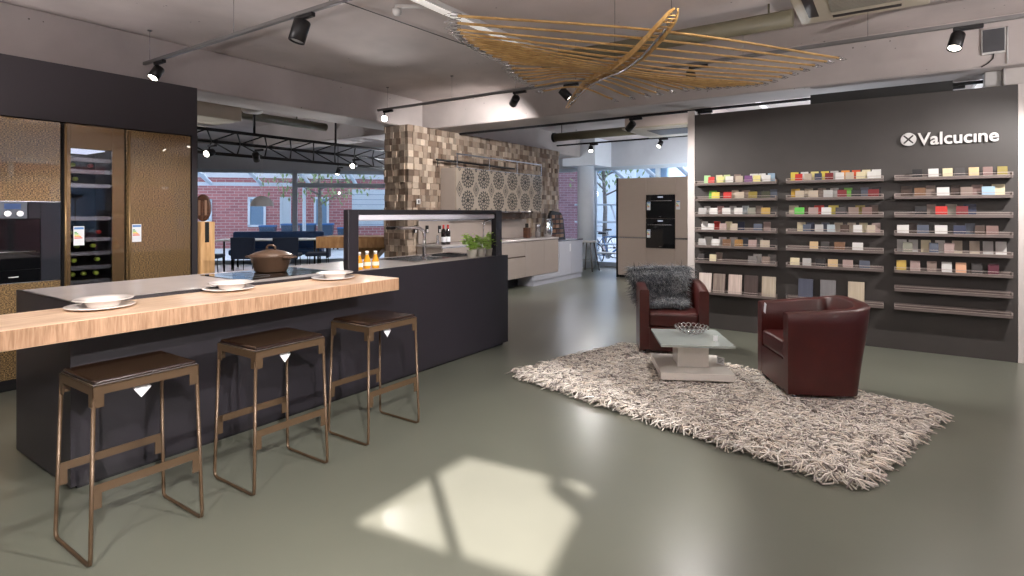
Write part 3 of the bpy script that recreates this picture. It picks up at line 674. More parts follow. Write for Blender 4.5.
# ------------------------------------------------------------------ WOOD BLOCK WALL
XBW=-6.15; YB0,YB1,ZBW=6.23,10.93,2.745
m=MB(); m.box(-6.66,YB0+.05,0,XBW-.04,YB1,ZBW-.005); 
struct(m,'wall_middle',mat('dark_backing',(60,48,40),.8))
vs=[];fs=[];tone=[]; rr=random.Random(4)
def blk(x0,y0,z0,x1,y1,z1):
    i=len(vs); 
    for x in (x0,x1):
        for y in (y0,y1):
            for z in (z0,z1): vs.append((x,y,z))
    for f in ((0,1,3,2),(4,6,7,5),(0,4,5,1),(2,3,7,6),(0,2,6,4),(1,5,7,3)): fs.append(tuple(i+k for k in f))
    u=rr.random()**1.2; v=rr.uniform(.62,1.12)
    a=Vector(srgb((122,100,84))); b2=Vector(srgb((206,188,168))); c=(a*(1-u)+b2*u)*v; tone.extend([(*c,1)]*8)
S=.098
nz_=int(ZBW/S)+1
for r_ in range(nz_):
    z0=r_*S; z1=min(z0+S-.002,ZBW); y=YB0-rr.uniform(0,.05); 
    y=YB0+.0
    while y<YB1:
        w_=S*rr.choice((.75,.9,1,1,1.1,1.3)); y1=min(y+w_-.002,YB1)
        if y1-y>.02: blk(XBW-.06,y,z0,XBW-.012+rr.uniform(0,.03),y1,z1)
        y+=w_
    x=XBW-.062
    while x>-6.66:
        w_=S*rr.choice((.75,.9,1,1.1,1.3)); x1=max(x-w_+.002,-6.66)
        if x-x1>.02: blk(x1,YB0+.01-rr.uniform(0,.03),z0,x,YB0+.06,z1)
        x-=w_
bwall=mesh_raw('block_cladding',vs,fs,vcol('reclaimed_wood',.65),None,tone=tone)
tag(bwall,'brown reclaimed wood block cladding behind the back kitchen','wall cladding')
m=MB(); p=atX(418.5,201.5,XBW+.03); m.box(p.x-.01,p.y-.04,p.z-.04,p.x+.006,p.y+.04,p.z+.04,.004); sw=m.build('light_switch',M_dwhite); tag(sw,'white framed light switch on the wood block wall','switch')
m=MB(); m.box(p.x+.006,p.y-.012,p.z-.022,p.x+.009,p.y+.012,p.z+.022); m.build('rocker',M_dark,sw)

# ------------------------------------------------------------------ BACK KITCHEN (front plane x = -5.6)
XK=-5.6
bk=thing('floating_base_cabinet','long beige floating base cabinet in front of the wood block wall','cabinet',(XK,6.4,0))
m=MB(); m.box(-.52,0,.20,-.02,3.53,.86); m.build('body',M_beigek,bk)
m=MB(); m.box(-.53,-.01,.862,.004,3.55,.895,.003,1); m.build('worktop',M_top,bk)
y=0
for w_,split in ((.75,0),(.75,1),(.0,0)):
    pass
def panel(y0,y1,z0,z1,name='door',mt=M_beigek,par=bk,x=0.):
    m=MB(); m.box(x-.019,y0+.002,z0+.002,x,y1-.002,z1-.002,.002,1); return m.build(name,mt,par)
panel(0,.75,.2,.85); panel(.75,1.5,.2,.85)
d1=panel(1.5,2.29,.595,.85,'drawer'); d2=panel(1.5,2.29,.2,.575,'drawer')
m=MB(); m.box(-.018,1.5,.577,.006,2.29,.593); m.build('handle_strip',M_chrome,bk)
panel(2.29,2.97,.2,.85); panel(2.97,3.53,.2,.85)
m=MB(); m.box(-.5,.3,.0,-.30,2.5,.2); m.build('support',M_dark,bk)
m=MB(); m.box(-.02,-.01,.852,.0,3.53,.862); m.build('shadow_gap',M_steel,bk)
# raised backsplash / back worktop shelf
bs=thing('splashback','beige splashback panel behind the back kitchen worktop','panel',(XBW+.04,6.4,.9))
m=MB(); m.box(0,0,0,.02,3.1,.36,.003,1); m.build('panel',M_beigek,bs)
m=MB(); m.box(0,0,.36,.03,1.9,.372); m.build('ledge',M_steel,bs)
# grey tall-ish pale cabinet to the right
pc=thing('low_cupboard','pale grey low cupboard at the right end of the back kitchen','cupboard',(XK+.03,8.95,0))
m=MB(); m.box(-.56,.0,.1,-.02,.98,.19); m.box(-.56,.985,.1,-.02,2.0,.80); m.build('body',M_wcab,pc)
m=MB(); m.box(-.5,0.02,0,-.02,1.98,.1); m.build('plinth',M_wcab,pc)
panel(0.98,1.49,.1,.8,'door',M_wcab,pc); panel(1.49,2.0,.1,.8,'door',M_wcab,pc); panel(.0,.98,.1,.19,'rail',M_wcab,pc)
m=MB(); m.box(-.565,.98,.801,.005,2.01,.826,.002,1); m.build('worktop',mat('anthracite_top',(92,96,106),.25),pc)
m=MB(); m.box(.0005,1.40,.58,.002,1.45,.74); m.build('paper_label',M_paper,pc)
# cut floating body so it does not run into the cupboard: cupboard body sits under its right half
# upper cabinet with pattern
uc=thing('patterned_wall_cabinet','wall cabinet with black mandala pattern on beige glass doors','cabinet',(-5.8,6.96,1.415))
LU=2.66; HU=.70
m=MB(); m.box(-.33,0,0,-.022,LU,HU); m.build('body',M_beigek,uc)
M_print=mat('black_print',(38,36,34),.4)
m=MB(); m.box(-.02,0,0,0,LU,HU,.002,1); dd=m.build('door',mat('beige_glass_door',(156,143,128),.35,coat=.1),uc)
m=MB()
def ring(cy,cz,r,t_,k=28,dash=False):
    for i in range(k):
        if dash and i%2: continue
        a0=2*PI*i/k; a1=2*PI*(i+1)/k
        m.quad([(.0012,cy+math.cos(a)*q,cz+math.sin(a)*q) for a,q in ((a0,r-t_),(a0,r+t_),(a1,r+t_),(a1,r-t_))])
def diamond(cy,cz,a,b_,t_):
    P=[(0,b_),(a,0),(0,-b_),(-a,0)]
    for i in range(4):
        p0=P[i];p1=P[(i+1)%4]; k=1-t_/a
        m.quad([(.0012,cy+p0[0],cz+p0[1]),(.0012,cy+p1[0],cz+p1[1]),(.0012,cy+p1[0]*k,cz+p1[1]*k),(.0012,cy+p0[0]*k,cz+p0[1]*k)])
nC=6; dy=LU/6.1
for i in range(nC):
    cy=.30+i*dy
    for cz in (.175,.545):
        ring(cy,cz,.158,.010,32,True); ring(cy,cz,.138,.008); ring(cy,cz,.108,.013,24,True); ring(cy,cz,.084,.009); ring(cy,cz,.052,.014,14,True); ring(cy,cz,.018,.018,10)
for i in range(nC+1):
    cy=.30+(i-.5)*dy
    if cy+.09>LU: cy=LU-.1
    for (a,b_,t_) in ((.085,.13,.012),(.055,.085,.010),(.028,.045,.02)): diamond(cy,.36,a,b_,t_)
    for cz in (.02,.68): ring(cy,cz,.02,.008,10)
m.build('pattern',M_print,dd)
# gallery rail and hood
gr=thing('gallery_rail','steel rail with hanging bars above the patterned wall cabinet','rail',(-5.8,6.96,2.115))
m=MB(); m.box(-.012,0,.21,.0,LU,.235); m.box(-.012,0,.0,.0,LU,.012); m.build('rail',M_steel,gr)
for k in range(4):
    m=MB(); m.box(-.012,.02+k*.87,.01,-.002,.04+k*.87,.22); m.build('post',M_steel,gr)
m=MB(); m.cyl((-.22,-.22,.12),(-.22,2.0,.11),.018,8); m.cyl((-.22,-.2,0),(-.22,-.2,.12),.006,6); m.build('dark_rod',M_dark,gr)
hd=thing('cooker_hood','thin glass edged extractor hood under the patterned wall cabinet','hood',(-5.8,8.17,1.28))
m=MB(); m.box(-.3,-.15,.115,.10,.9,.13,.003,1); m.build('canopy',M_steel,hd)
m=MB(); m.prism([(-.1,0),(.75,0),(.9,.11),(-.15,.11)],-.25,-.1,M=Matrix(((0,0,1,0),(1,0,0,0),(0,1,0,0),(0,0,0,1)))); m.build('filter_box',mat('hood_brown',(104,84,70),.5),hd)
# small things on the back worktop
t=thing('faucet','slim chrome tap on the back kitchen worktop','tap',(-6.0,7.95,.896))
m=MB(); m.tube([(.0,0,0),(0,0,.30),(.0,.03,.335),(.0,.10,.345),(.0,.36,.345)],.012,8); m.build('spout',M_chrome,t)
for k,(y,l) in enumerate(((7.08,'left wine bottle with red foil on the back kitchen worktop'),(7.20,'right wine bottle with red foil on the back kitchen worktop'))):
    px=(443.5,448)[k]; yy=atX(px,240,-5.75).y
    t=thing('wine_bottle',l,'bottle',(-5.75,yy,.896),0,'wine bottles on the back worktop')
    m=MB(); m.lathe([(0,0),(.037,0),(.038,.19),(.03,.225),(.014,.25),(.014,.30),(0,.30)],16); m.build('bottle',M_wine,t)
    m=MB(); m.lathe([(.0155,.245),(.0155,.305),(0,.305)],12); m.build('capsule',M_red,t)
    m=MB(); m.lathe([(.0385,.04),(.0385,.12)],16); m.build('paper_label',M_paper,t)
t=thing('pepper_mill','slim grey pepper mill left of the two wine bottles','mill',(-5.75,atX(437.5,240,-5.75).y,.896))
m=MB(); m.lathe([(0,0),(.028,0),(.026,.03),(.016,.08),(.02,.13),(.012,.15),(0,.155)],14); m.build('body',M_steel,t)
for k,px in enumerate((415,426.5,439)):
    p=atX(px,228,-6.09); t=thing('socket','%s small black socket on the splashback'%('left','middle','right')[k],'socket',(-6.085,p.y,p.z-.08),0,'sockets on the splashback')
    m=MB(); m.box(0,-.03,0,.015,.03,.12,.004); m.build('housing',M_dark,t); m=MB(); m.box(.0155,-.02,.01,.018,.02,.06); m.build('face',M_dwhite,t)
kz=.896
t=thing('thermos_jug','tall steel cylinder jug on the back kitchen worktop','jug',(-5.82,9.50,kz))
m=MB(); m.lathe([(0,0),(.055,0),(.055,.25),(.05,.27),(0,.275)],20); m.build('body',M_steel,t)
t=thing('knife_block','dark wooden knife block beside the steel jug','knife block',(-5.9,9.22,kz))
m=MB(); m.box(-.05,-.06,0,.05,.06,.2,.01); m.build('block',wood('walnut',(60,36,24),(98,62,42)),t)
for k in range(3):
    m=MB(); m.box(-.01,-.045+k*.035,.2,.01,-.025+k*.035,.28,.004); m.build('handle',M_dark,t)
t=thing('coffee_percolator','bulbous chrome jug with long curved spout by the worktop end','jug',(-5.75,9.76,kz))
m=MB(); m.lathe([(0,0),(.06,0),(.085,.06),(.09,.16),(.06,.26),(.045,.34),(.06,.36),(0,.38)],24); m.build('body',M_chrome,t)
m=MB(); m.tube([(0,.08,.08),(0,.17,.12),(0,.2,.24),(0,.13,.36),(0,.04,.36)],.011,8); m.build('handle',M_chrome,t)
rk=thing('sample_rack','leaning dark rack of brown wood samples on the grey cupboard','rack',(-5.86,10.35,.827))
pts=[(-.36,0),(-.33,.50),(-.26,.60),(.12,.56),(.22,.44),(.32,0)]
Mr=Matrix(((0,0,1,0),(1,0,0,0),(0,1,0,0),(0,0,0,1)))
m=MB(); m.prism(pts,-.04,.02,M=Mr); m.build('frame',M_dark,rk)
for r_ in range(5):
    for q in range(3):
        wdt=.15-.012*r_; m=MB(); m.box(.021,-.27+q*.165-.0*r_,.04+r_*.1,.035,-.27+q*.165+wdt,.11+r_*.1); m.build('sample',wood('rack_wood_%d'%((r_*2+q)%3),((60,36,24),(96,64,40),(120,88,60))[(r_*2+q)%3],((92,56,38),(130,92,62),(156,120,88))[(r_*2+q)%3]),rk)

# ------------------------------------------------------------------ OVEN WALL UNIT far right
oc=thing('oven_cabinet','tall taupe cabinet wall with two built-in ovens behind the red armchair','cabinet',(-4.90,11.3,0))
m=MB(); m.box(0,.022,.05,1.75,.62,2.12); m.build('body',M_taupe,oc)
m=MB(); m.box(.02,.04,0,1.74,.6,.05); m.build('plinth',M_dark,oc)
m=MB(); m.box(-.045,-.002,0,-.002,.62,2.13); m.build('side_panel',M_dark,oc)
def fp(x0,x1,z0,z1,n='door'):
    m=MB(); m.box(x0+.002,0,z0+.002,x1-.002,.02,z1-.002,.002,1); return m.build(n,M_taupe,oc)
fp(0,.625,.875,2.12); fp(0,.625,.05,.84); fp(.625,1.24,1.765,2.12); fp(.625,1.24,.05,.64); fp(1.24,1.74,.875,2.12); fp(1.24,1.74,.05,.84)
m=MB(); m.box(0,.006,.842,.625,.02,.873); m.box(1.24,.006,.842,1.74,.02,.873); m.build('handle_strip',M_steel,oc)
def wall_oven(z0,z1,label):
    t=thing('built_in_oven',label,'oven',(-4.27,11.294,z0),0,'ovens in the taupe cabinet'); h=z1-z0
    m=MB(); m.box(0,.002,0,.605,.026,h); m.build('body',M_bglass,t)
    m=MB(); m.box(0,-.004,h-.085,.605,.002,h,.001,1); m.build('control_panel',mat('oven_panel',(24,24,28),.1),t)
    m=MB(); m.box(.25,-.0055,h-.06,.36,-.004,h-.03); m.build('display',mat('oven_digits',(120,124,130),.3,emit=(200,210,230),estr=.4),t)
    m=MB(); m.box(0,-.016,0.01,.605,.001,h-.10,.002,1); m.build('door',M_bglass,t)
    m=MB(); m.cyl((.05,-.045,h-.125),(.555,-.045,h-.125),.009,8); m.cyl((.07,-.045,h-.125),(.07,-.01,h-.125),.006,6); m.cyl((.535,-.045,h-.125),(.535,-.01,h-.125),.006,6); m.build('handle',M_steel,t)
    m=MB(); m.box(.28,-.0175,.03,.33,-.0162,.04); m.build('badge',M_steel,t)
    energy(t,Matrix.Translation((.06,-.0175,h*.35)),.075,.17)
    return t
wall_oven(1.27,1.755,'upper compact black oven in the taupe cabinet wall'); wall_oven(.655,1.262,'lower larger black oven in the taupe cabinet wall')
energy(oc,Matrix.Translation((1.30,-.002,1.45)),.08,.18)

# ------------------------------------------------------------------ stool by the far column
t=thing('wooden_stool','tall stool with thin splayed legs in front of the white column','stool',(-6.0,12.1,0))
m=MB(); m.lathe([(0,.68),(.20,.68),(.205,.70),(.20,.715),(0,.72)],24); m.build('seat',M_dwhite,t)
for k in range(4):
    a=PI/4+k*PI/2; m=MB(); m.cyl((math.cos(a)*.13,math.sin(a)*.13,.685),(math.cos(a)*.27,math.sin(a)*.27,.0),.017,8); m.build('leg',mat('stool_leg',(96,92,92),.4),t)
m=MB(); m.tube([(.215*math.cos(k*PI/10),.215*math.sin(k*PI/10),.25) for k in range(20)],.008,6,closed=True); m.build('foot_ring',M_steel,t)

# ------------------------------------------------------------------ LEFT BAY: oak block, tables, chairs, bench, lamp
t=thing('oak_pillar','upright oak pillar at the end of the bronze cabinets','pillar',(-5.73,2.915,0))
m=MB(); m.box(-.12,-.07,0,.12,.07,1.305,.006,1); m.build('block',wood('oak_upright',(196,146,92),(232,190,138),(9,9,.8),.5),t)
m=MB(); m.box(.1205,-.03,1.10,.1215,.01,1.30); m.build('slot',M_dark,t)
t=thing('pot_rest','dark brown oval wooden pot rest with holes standing on the oak pillar','kitchen tool',(-5.68,2.905,1.307),YAW)
wn=wood('walnut',(60,36,24),(98,62,42))
m=MB(); m.prism([(.078*math.cos(k*PI/14),.135+.135*math.sin(k*PI/14)) for k in range(28)],-.012,.006,M=Matrix(((1,0,0,0),(0,0,1,0),(0,1,0,0),(0,0,0,1))))
m.tube([(.07*math.cos(k*PI/12),-.012,.135+.125*math.sin(k*PI/12)) for k in range(24)],.010,6,closed=True)
m.build('oval',wn,t)
m=MB()
for xx in (-.032,.032): m.box(xx-.011,-.0145,.06,xx+.011,-.0125,.21)
m.build('slot',mat('pale_slot',(150,120,100),.5),t)
m=MB(); m.box(-.014,-.030,.004,.014,-.0150,.20,.004); m.build('handle',wn,t)

def dining_chair(x,y,rz,label):
    t=thing('dining_chair',label,'chair',(x,y,0),rz,'navy dining chairs in the left bay')
    m=MB(); m.box(-.25,-.25,.40,.25,.25,.48,.03,3); m.build('seat',M_navy,t)
    m=MB(); m.prism([(-.26,.36),(.26,.36),(.275,.84),(-.275,.84)],.20,.26,M=Matrix(((1,0,0,0),(0,0,1,0),(0,1,0,0),(0,0,0,1)))); o=m.build('backrest',M_navy,t); bv=o.modifiers.new('b','BEVEL'); bv.width=.02; bv.segments=2
    for sx in (-.2,.2):
        for sy in (-.2,.2):
            m=MB(); m.cyl((sx,sy,.4),(sx*1.1,sy*1.1,0),.009,8); m.build('leg',M_blk2,t)
    return t
ca=-math.radians(48)+PI/2
def placed(px,d): p=outp(px,d); return p.x,p.y
dirv=math.atan2(e.y,e.x)
x,y=placed(248,12.6); dining_chair(x,y,dirv+PI-.25,'navy dining chair directly behind and left of the brown casserole')
x,y=placed(288.5,12.6); dining_chair(x,y,dirv+PI-.1,'navy dining chair directly behind and right of the casserole')
x,y=placed(210,12.2); dining_chair(x,y,dirv+PI/2,'navy dining chair seen beside the oak pillar')
x,y=placed(318,12.9); dining_chair(x,y,dirv+PI/2+PI,'navy dining chair in front of the chunky oak table')
x,y=placed(273,13.6)
t=thing('dining_table','white dining table between the navy chairs and blue bench','table',(x,y,0),dirv)
m=MB(); m.box(-1.25,-.42,.72,1.25,.42,.75,.004,1); m.build('tabletop',M_dwhite,t)
for sx in (-1.0,1.0):
    for sy in (-.34,.34):
        m=MB(); m.cyl((sx,sy,.72),(sx,sy,0),.022,8); m.build('leg',M_blk2,t)
x,y=placed(280,14.35)
t=thing('upholstered_bench','long blue upholstered bench in front of the left shop window','bench',(x,y,0),dirv)
m=MB(); m.box(-1.15,-.3,.32,1.05,.3,.47,.05,3); m.build('seat',M_blue,t)
m=MB(); m.box(-1.15,.12,.40,1.05,.30,.90,.05,3); m.build('backrest',M_blue,t)
for sx in (-1.05,.95):
    for sy in (-.22,.22):
        m=MB(); m.cyl((sx,sy,.34),(sx,sy,0),.02,8); m.build('leg',M_blk2,t)
xa,ya=placed(318,11.0); xb,yb=placed(399,10.9)
cx_,cy_=(xa+xb)/2,(ya+yb)/2; an=math.atan2(yb-ya,xb-xa); ln=math.hypot(xb-xa,yb-ya)
t=thing('oak_table','chunky solid oak table on a trestle base behind the island','table',(cx_,cy_,0),an)
m=MB(); m.box(-ln/2,-.1,.70,ln/2,.75,.92,.006,1); m.build('tabletop',M_oaky,t)
m=MB(); m.prism([(-.30,0),(-.08,.25),(-.08,.45),(-.36,.70),(.36,.70),(.12,.45),(.12,.25),(.34,0)],.1,.6,M=Matrix(((1,0,0,.1),(0,0,1,0),(0,1,0,0),(0,0,0,1)))); m.build('trestle',M_oaky,t)
p=outp(262,13.2)
t=thing('pendant_lamp','white dome pendant lamp hanging over the dining table','lamp',(p.x,p.y,1.535))
m=MB(); m.lathe([(.255,0),(.25,.06),(.22,.13),(.15,.20),(.06,.235),(0,.24),(0,.232),(.055,.228),(.142,.192),(.212,.124),(.241,.06),(.248,0)],36); m.build('shade',M_dwhite,t)
m=MB(); m.cyl((0,0,.24),(0,0,ZC-1.537),.004,6); m.build('cable',M_dwhite,t)

# lattice truss along Y with rods
tr=thing('lattice_truss','dark lattice truss hanging under the ceiling of the left bay','truss',(-8,1.5,0))
A_=(0,2.57);B_=(0,2.235);C_=(-.29,2.44)
YL=10.2
for (x,z) in (A_,B_,C_):
    m=MB(); m.cyl((x,0,z),(x,YL,z),.024,8); m.build('chord',M_blk2,tr)
m=MB(); stp=.22
for (p,q) in ((A_,C_),(B_,C_)):
    k=0
    while (k+1)*stp<YL:
        a,b_=(p,q) if k%2==0 else (q,p); m.cyl((a[0],k*stp,a[1]),(b_[0],(k+1)*stp,b_[1]),.011,6); k+=1
m.build('lacing',M_blk2,tr)
for yy in (4.35-1.0,6.35-1.5):
    m=MB(); m.cyl((0,yy,2.57),(0,yy,ZC-.005),.018,8); m.build('hanger',M_blk2,tr)
b=MB(); b.box(-8.3,3.0,2.62,-7.25,4.22,2.9,.01,1); o=b.build('air_unit',M_acb); tag(o,'beige boxed air unit under the ceiling above the lattice truss','air conditioner')
m=MB(); m.lathe([(0,-.06),(.12,-.05),(.16,0),(.16,.03),(0,.03)],20,c=(-7.55,4.55,2.86)); m.cyl((-7.55,4.55,2.88),(-7.55,4.55,ZC-.002),.02,8); tag(m.build('ceiling_speaker',M_dwhite),'round white speaker hanging beside the boxed air unit','speaker')
b=MB(); b.cyl((-8.6,1.9,2.95),(-8.6,6.6,2.95),.07,12); b.cyl((-8.6,3,2.95),(-8.6,3,ZC-.002),.012,6); b.cyl((-8.6,6,2.95),(-8.6,6,ZC-.002),.012,6); tag(b.build('pipe',M_duct),'olive pipe running under the left bay ceiling','pipe')
# ------------------------------------------------------------------ DISPLAY PANEL with shelves, samples, sign
YD=6.95
dp=thing('display_panel','tall charcoal display partition with off white end posts','partition',(-2.01,YD,0))
m=MB(); m.box(0,0,0,2.97,.08,2.585,.002,1); m.build('panel',M_disp,dp)
m=MB(); m.box(-.085,.0,0,-.001,.12,2.64); m.build('end_post',M_trimw,dp)
m=MB(); m.box(2.972,.0,0,3.01,.12,2.585); m.build('end_post',M_trimw,dp)
m=MB(); m.box(1.25,.085,2.5,2.5,.16,2.70); m.build('rear_rail',M_dark,dp)
ZT=[1.77-.185*k for k in range(8)]
cols={'left':(-1.98,-1.08),'middle':(-.98,-.09),'right':(.012,.912)}
rows={'left':[0,1,2,3,4,5,7],'middle':[0,1,2,3,4,5,7],'right':range(8)}
ordn=['top','second','third','fourth','fifth','sixth','seventh','bottom']
sh0=None
M_slot=mat('dark_slot',(44,38,38),.5); M_lip=mat('shelf_edge',(168,156,150),.4)
for cn in ('left','middle','right'):
    x0,x1=cols[cn]; rl=list(rows[cn])
    for j,k in enumerate(rl):
        nm=('bottom' if j==len(rl)-1 else ordn[j]); z=ZT[k]-.055
        lab='taupe wall shelf, %s of the %s column on the charcoal partition'%(nm,cn)
        if cn=='right' and k in (6,7): lab='empty taupe wall shelf, %s of the right column'%('lowest' if k==7 else 'second lowest')
        if sh0 is None:
            t=thing('wall_shelf',lab,'shelf',(x0,YD,z),0,'sample shelves on the charcoal partition')
            Wd=x1-x0
            m=MB(); m.box(0,-.11,0,Wd,-.001,.012,.001,1); m.box(0,-.012,.012,Wd,-.001,.055); m.box(0,-.11,.012,Wd,-.104,.027); m.box(0,-.06,.012,Wd,-.056,.024); m.build('tray',M_shelf,t)
            m=MB(); m.box(0,-.112,.050,Wd,-.106,.055); m.box(0,-.112,.027,Wd,-.106,.031); m.box(0,-.112,.031,.006,-.106,.050); m.box(Wd-.006,-.112,.031,Wd,-.106,.050); m.build('front_rail',M_lip,t)
            for sx in (0,Wd-.004):
                m=MB(); m.box(sx,-.104,.012,sx+.004,-.012,.05); m.build('end_cap',M_shelf,t)
            sh0=t
        else:
            t=copy_tree(sh0); t.location=(x0,YD,z); t['label']=lab
CN={'cream':(226,214,176),'white':(226,224,220),'pale green':(168,214,150),'pale lime':(200,216,150),'taupe':(140,122,112),'red':(206,44,36),'pale yellow':(234,222,146),'purple':(122,78,128),'beige':(196,180,160),'green':(110,190,70),'maroon':(84,34,36),'black':(30,28,32),'slate':(86,94,110),'yellow':(226,206,80),'olive gold':(140,124,44),'dark olive':(58,60,38),'pink':(198,150,146),'light grey':(188,186,184),'charcoal':(66,62,62),'grey green':(140,140,126),'ochre':(196,160,84),'dark brown':(72,52,42),'brown':(124,88,60),'golden brown':(150,110,54),'pinkish taupe':(176,152,146),'dark red':(120,24,30),'navy':(44,52,80),'orange':(232,150,62),'orange red':(222,88,44),'mustard':(190,150,40),'bright green':(98,200,82),'pale blue grey':(178,192,198),'tan':(218,188,144),'light blue':(160,190,214),'gold':(208,176,84),'peach':(236,180,146),'burgundy':(92,26,48),'marble':(120,116,114),'rosy brown':(134,104,98)}
SMP={
('left',0,'L1'):[(170,215,'pale green',0),(255,300,'cream',0),(310,355,'pale lime',0),(390,430,'taupe',0),(500,560,'white',0),(565,610,'white',0),(630,680,'light blue',0),(200,245,'red',1),(265,310,'pale yellow',1),(325,380,'white',1),(397,450,'beige',1),(462,517,'purple',1),(525,578,'pale yellow',1),(592,650,'white',1)],
('left',1,'L1'):[(205,260,'green',0),(285,335,'maroon',0),(370,415,'beige',0),(440,500,'taupe',0),(535,595,'black',0),(650,692,'slate',0),(225,282,'yellow',1),(310,368,'red',1),(393,460,'beige',1),(490,553,'olive gold',1),(583,648,'dark olive',1)],
('left',2,'L1'):[(170,210,'white',0),(275,300,'pink',0),(360,395,'light grey',0),(455,480,'pale blue grey',0),(550,585,'taupe',0),(650,690,'charcoal',0),(130,185,'light grey',1),(208,268,'white',1),(302,360,'white',1),(388,447,'white',1),(485,540,'grey green',1),(583,647,'ochre',1)],
('left',3,'L1'):[(152,195,'white',0),(245,280,'red',0),(325,370,'cream',0),(415,460,'navy',0),(600,648,'pinkish taupe',0),(195,242,'white',1),(282,333,'pinkish taupe',1),(362,410,'beige',1),(527,590,'slate',1)],
('left',4,'L2'):[(172,230,'white',0),(275,330,'white',0),(355,410,'white',0),(440,485,'slate',0),(545,590,'marble',0),(650,690,'charcoal',0),(130,185,'light grey',1),(225,283,'white',1),(303,363,'brown',1),(390,450,'golden brown',1),(490,550,'pinkish taupe',1),(575,643,'beige',1)],
('left',5,'L2'):[(172,205,'black',0),(255,298,'taupe',0),(525,583,'white',0),(630,690,'marble',0),(130,170,'charcoal',1),(210,258,'cream',1),(487,552,'marble',1),(588,645,'taupe',1)],
('middle',0,'M1'):[(75,130,'yellow',0),(148,200,'white',0),(220,275,'pale yellow',0),(293,350,'yellow',0),(362,418,'light grey',0),(440,500,'orange',0),(517,577,'orange red',0),(590,650,'cream',0),(660,727,'white',0),(107,160,'red',1),(173,228,'beige',1),(247,300,'navy',1),(323,382,'dark red',1),(398,460,'white',1),(470,530,'beige',1),(548,612,'cream',1),(627,690,'white',1)],
('middle',1,'M1'):[(78,140,'mustard',0),(175,235,'beige',0),(270,330,'taupe',0),(360,420,'light grey',0),(460,520,'green',0),(585,630,'slate',0),(660,727,'black',0),(108,172,'beige',1),(203,273,'beige',1),(312,380,'light grey',1),(412,480,'dark red',1),(512,582,'black',1),(633,712,'dark red',1)],
('middle',2,'M1'):[(62,130,'beige',0),(165,200,'maroon',0),(245,315,'red',0),(347,420,'yellow',0),(425,475,'charcoal',0),(542,612,'olive gold',0),(640,710,'dark brown',0),(102,172,'bright green',1),(203,273,'pinkish taupe',1),(297,368,'white',1),(398,468,'charcoal',1),(492,565,'taupe',1),(590,662,'rosy brown',1)],
('middle',3,'M1'):[(122,180,'cream',0),(195,240,'navy',0),(305,345,'slate',0),(390,450,'beige',0),(485,545,'beige',0),(570,630,'cream',0),(660,722,'pinkish taupe',0),(163,220,'slate',1),(250,310,'light grey',1),(338,395,'pale blue grey',1),(433,497,'dark brown',1),(527,590,'white',1),(622,685,'beige',1)],
('middle',4,'M2'):[(212,273,'tan',1),(295,352,'charcoal',1),(390,467,'brown',1),(520,598,'white',1)],
('middle',5,'M2'):[(72,138,'cream',1),(160,223,'light grey',1),(255,325,'black',1),(343,415,'tan',1),(450,525,'pinkish taupe',1),(570,647,'slate',1)],
('right',0,'R1'):[(180,245,'black',1),(283,350,'white',1),(375,440,'cream',1),(455,522,'charcoal',1),(543,610,'tan',1),(635,698,'rosy brown',1),(727,793,'olive gold',1)],
('right',1,'R1'):[(105,185,'dark brown',0),(270,330,'taupe',0),(430,490,'dark brown',0),(563,635,'rosy brown',0),(693,777,'cream',0),(195,268,'brown',1),(338,420,'white',1),(490,568,'taupe',1),(628,712,'light blue',1)],
('right',2,'R1'):[(280,330,'taupe',0),(395,470,'grey green',0),(510,593,'navy',0),(198,275,'black',1),(330,407,'red',1),(462,540,'dark red',1)],
('right',3,'R1'):[(165,210,'dark brown',0),(300,340,'charcoal',0),(420,450,'charcoal',0),(520,585,'slate',0),(83,160,'white',1),(212,288,'slate',1),(326,407,'white',1),(445,525,'navy',1),(583,650,'dark brown',1),(655,735,'rosy brown',1)],
('right',4,'R2'):[(83,145,'light grey',0),(158,218,'light grey',0),(237,300,'cream',0),(328,392,'white',0),(437,503,'beige',0),(550,613,'beige',0),(635,702,'light grey',0),(717,788,'white',0),(120,183,'grey green',1),(290,350,'slate',1),(385,450,'pinkish taupe',1)],
('right',5,'R2'):[(80,143,'gold',1),(168,232,'pinkish taupe',1),(275,338,'taupe',1),(370,435,'white',1),(460,528,'peach',1),(562,632,'charcoal',1),(667,738,'burgundy',1)],
}
ORG={'L1':(680,7.2),'L2':(680,7.2),'M1':(780,7.2),'M2':(780,7.2),'R1':(884,6.4),'R2':(884,6.4)}
CNT=['first','second','third','fourth','fifth','sixth','seventh','eighth','ninth']
def sample_mesh(w,h):
    m=MB(); m.box(-w/2,-.006,0,w/2,.006,h,.0015,1)
    return m
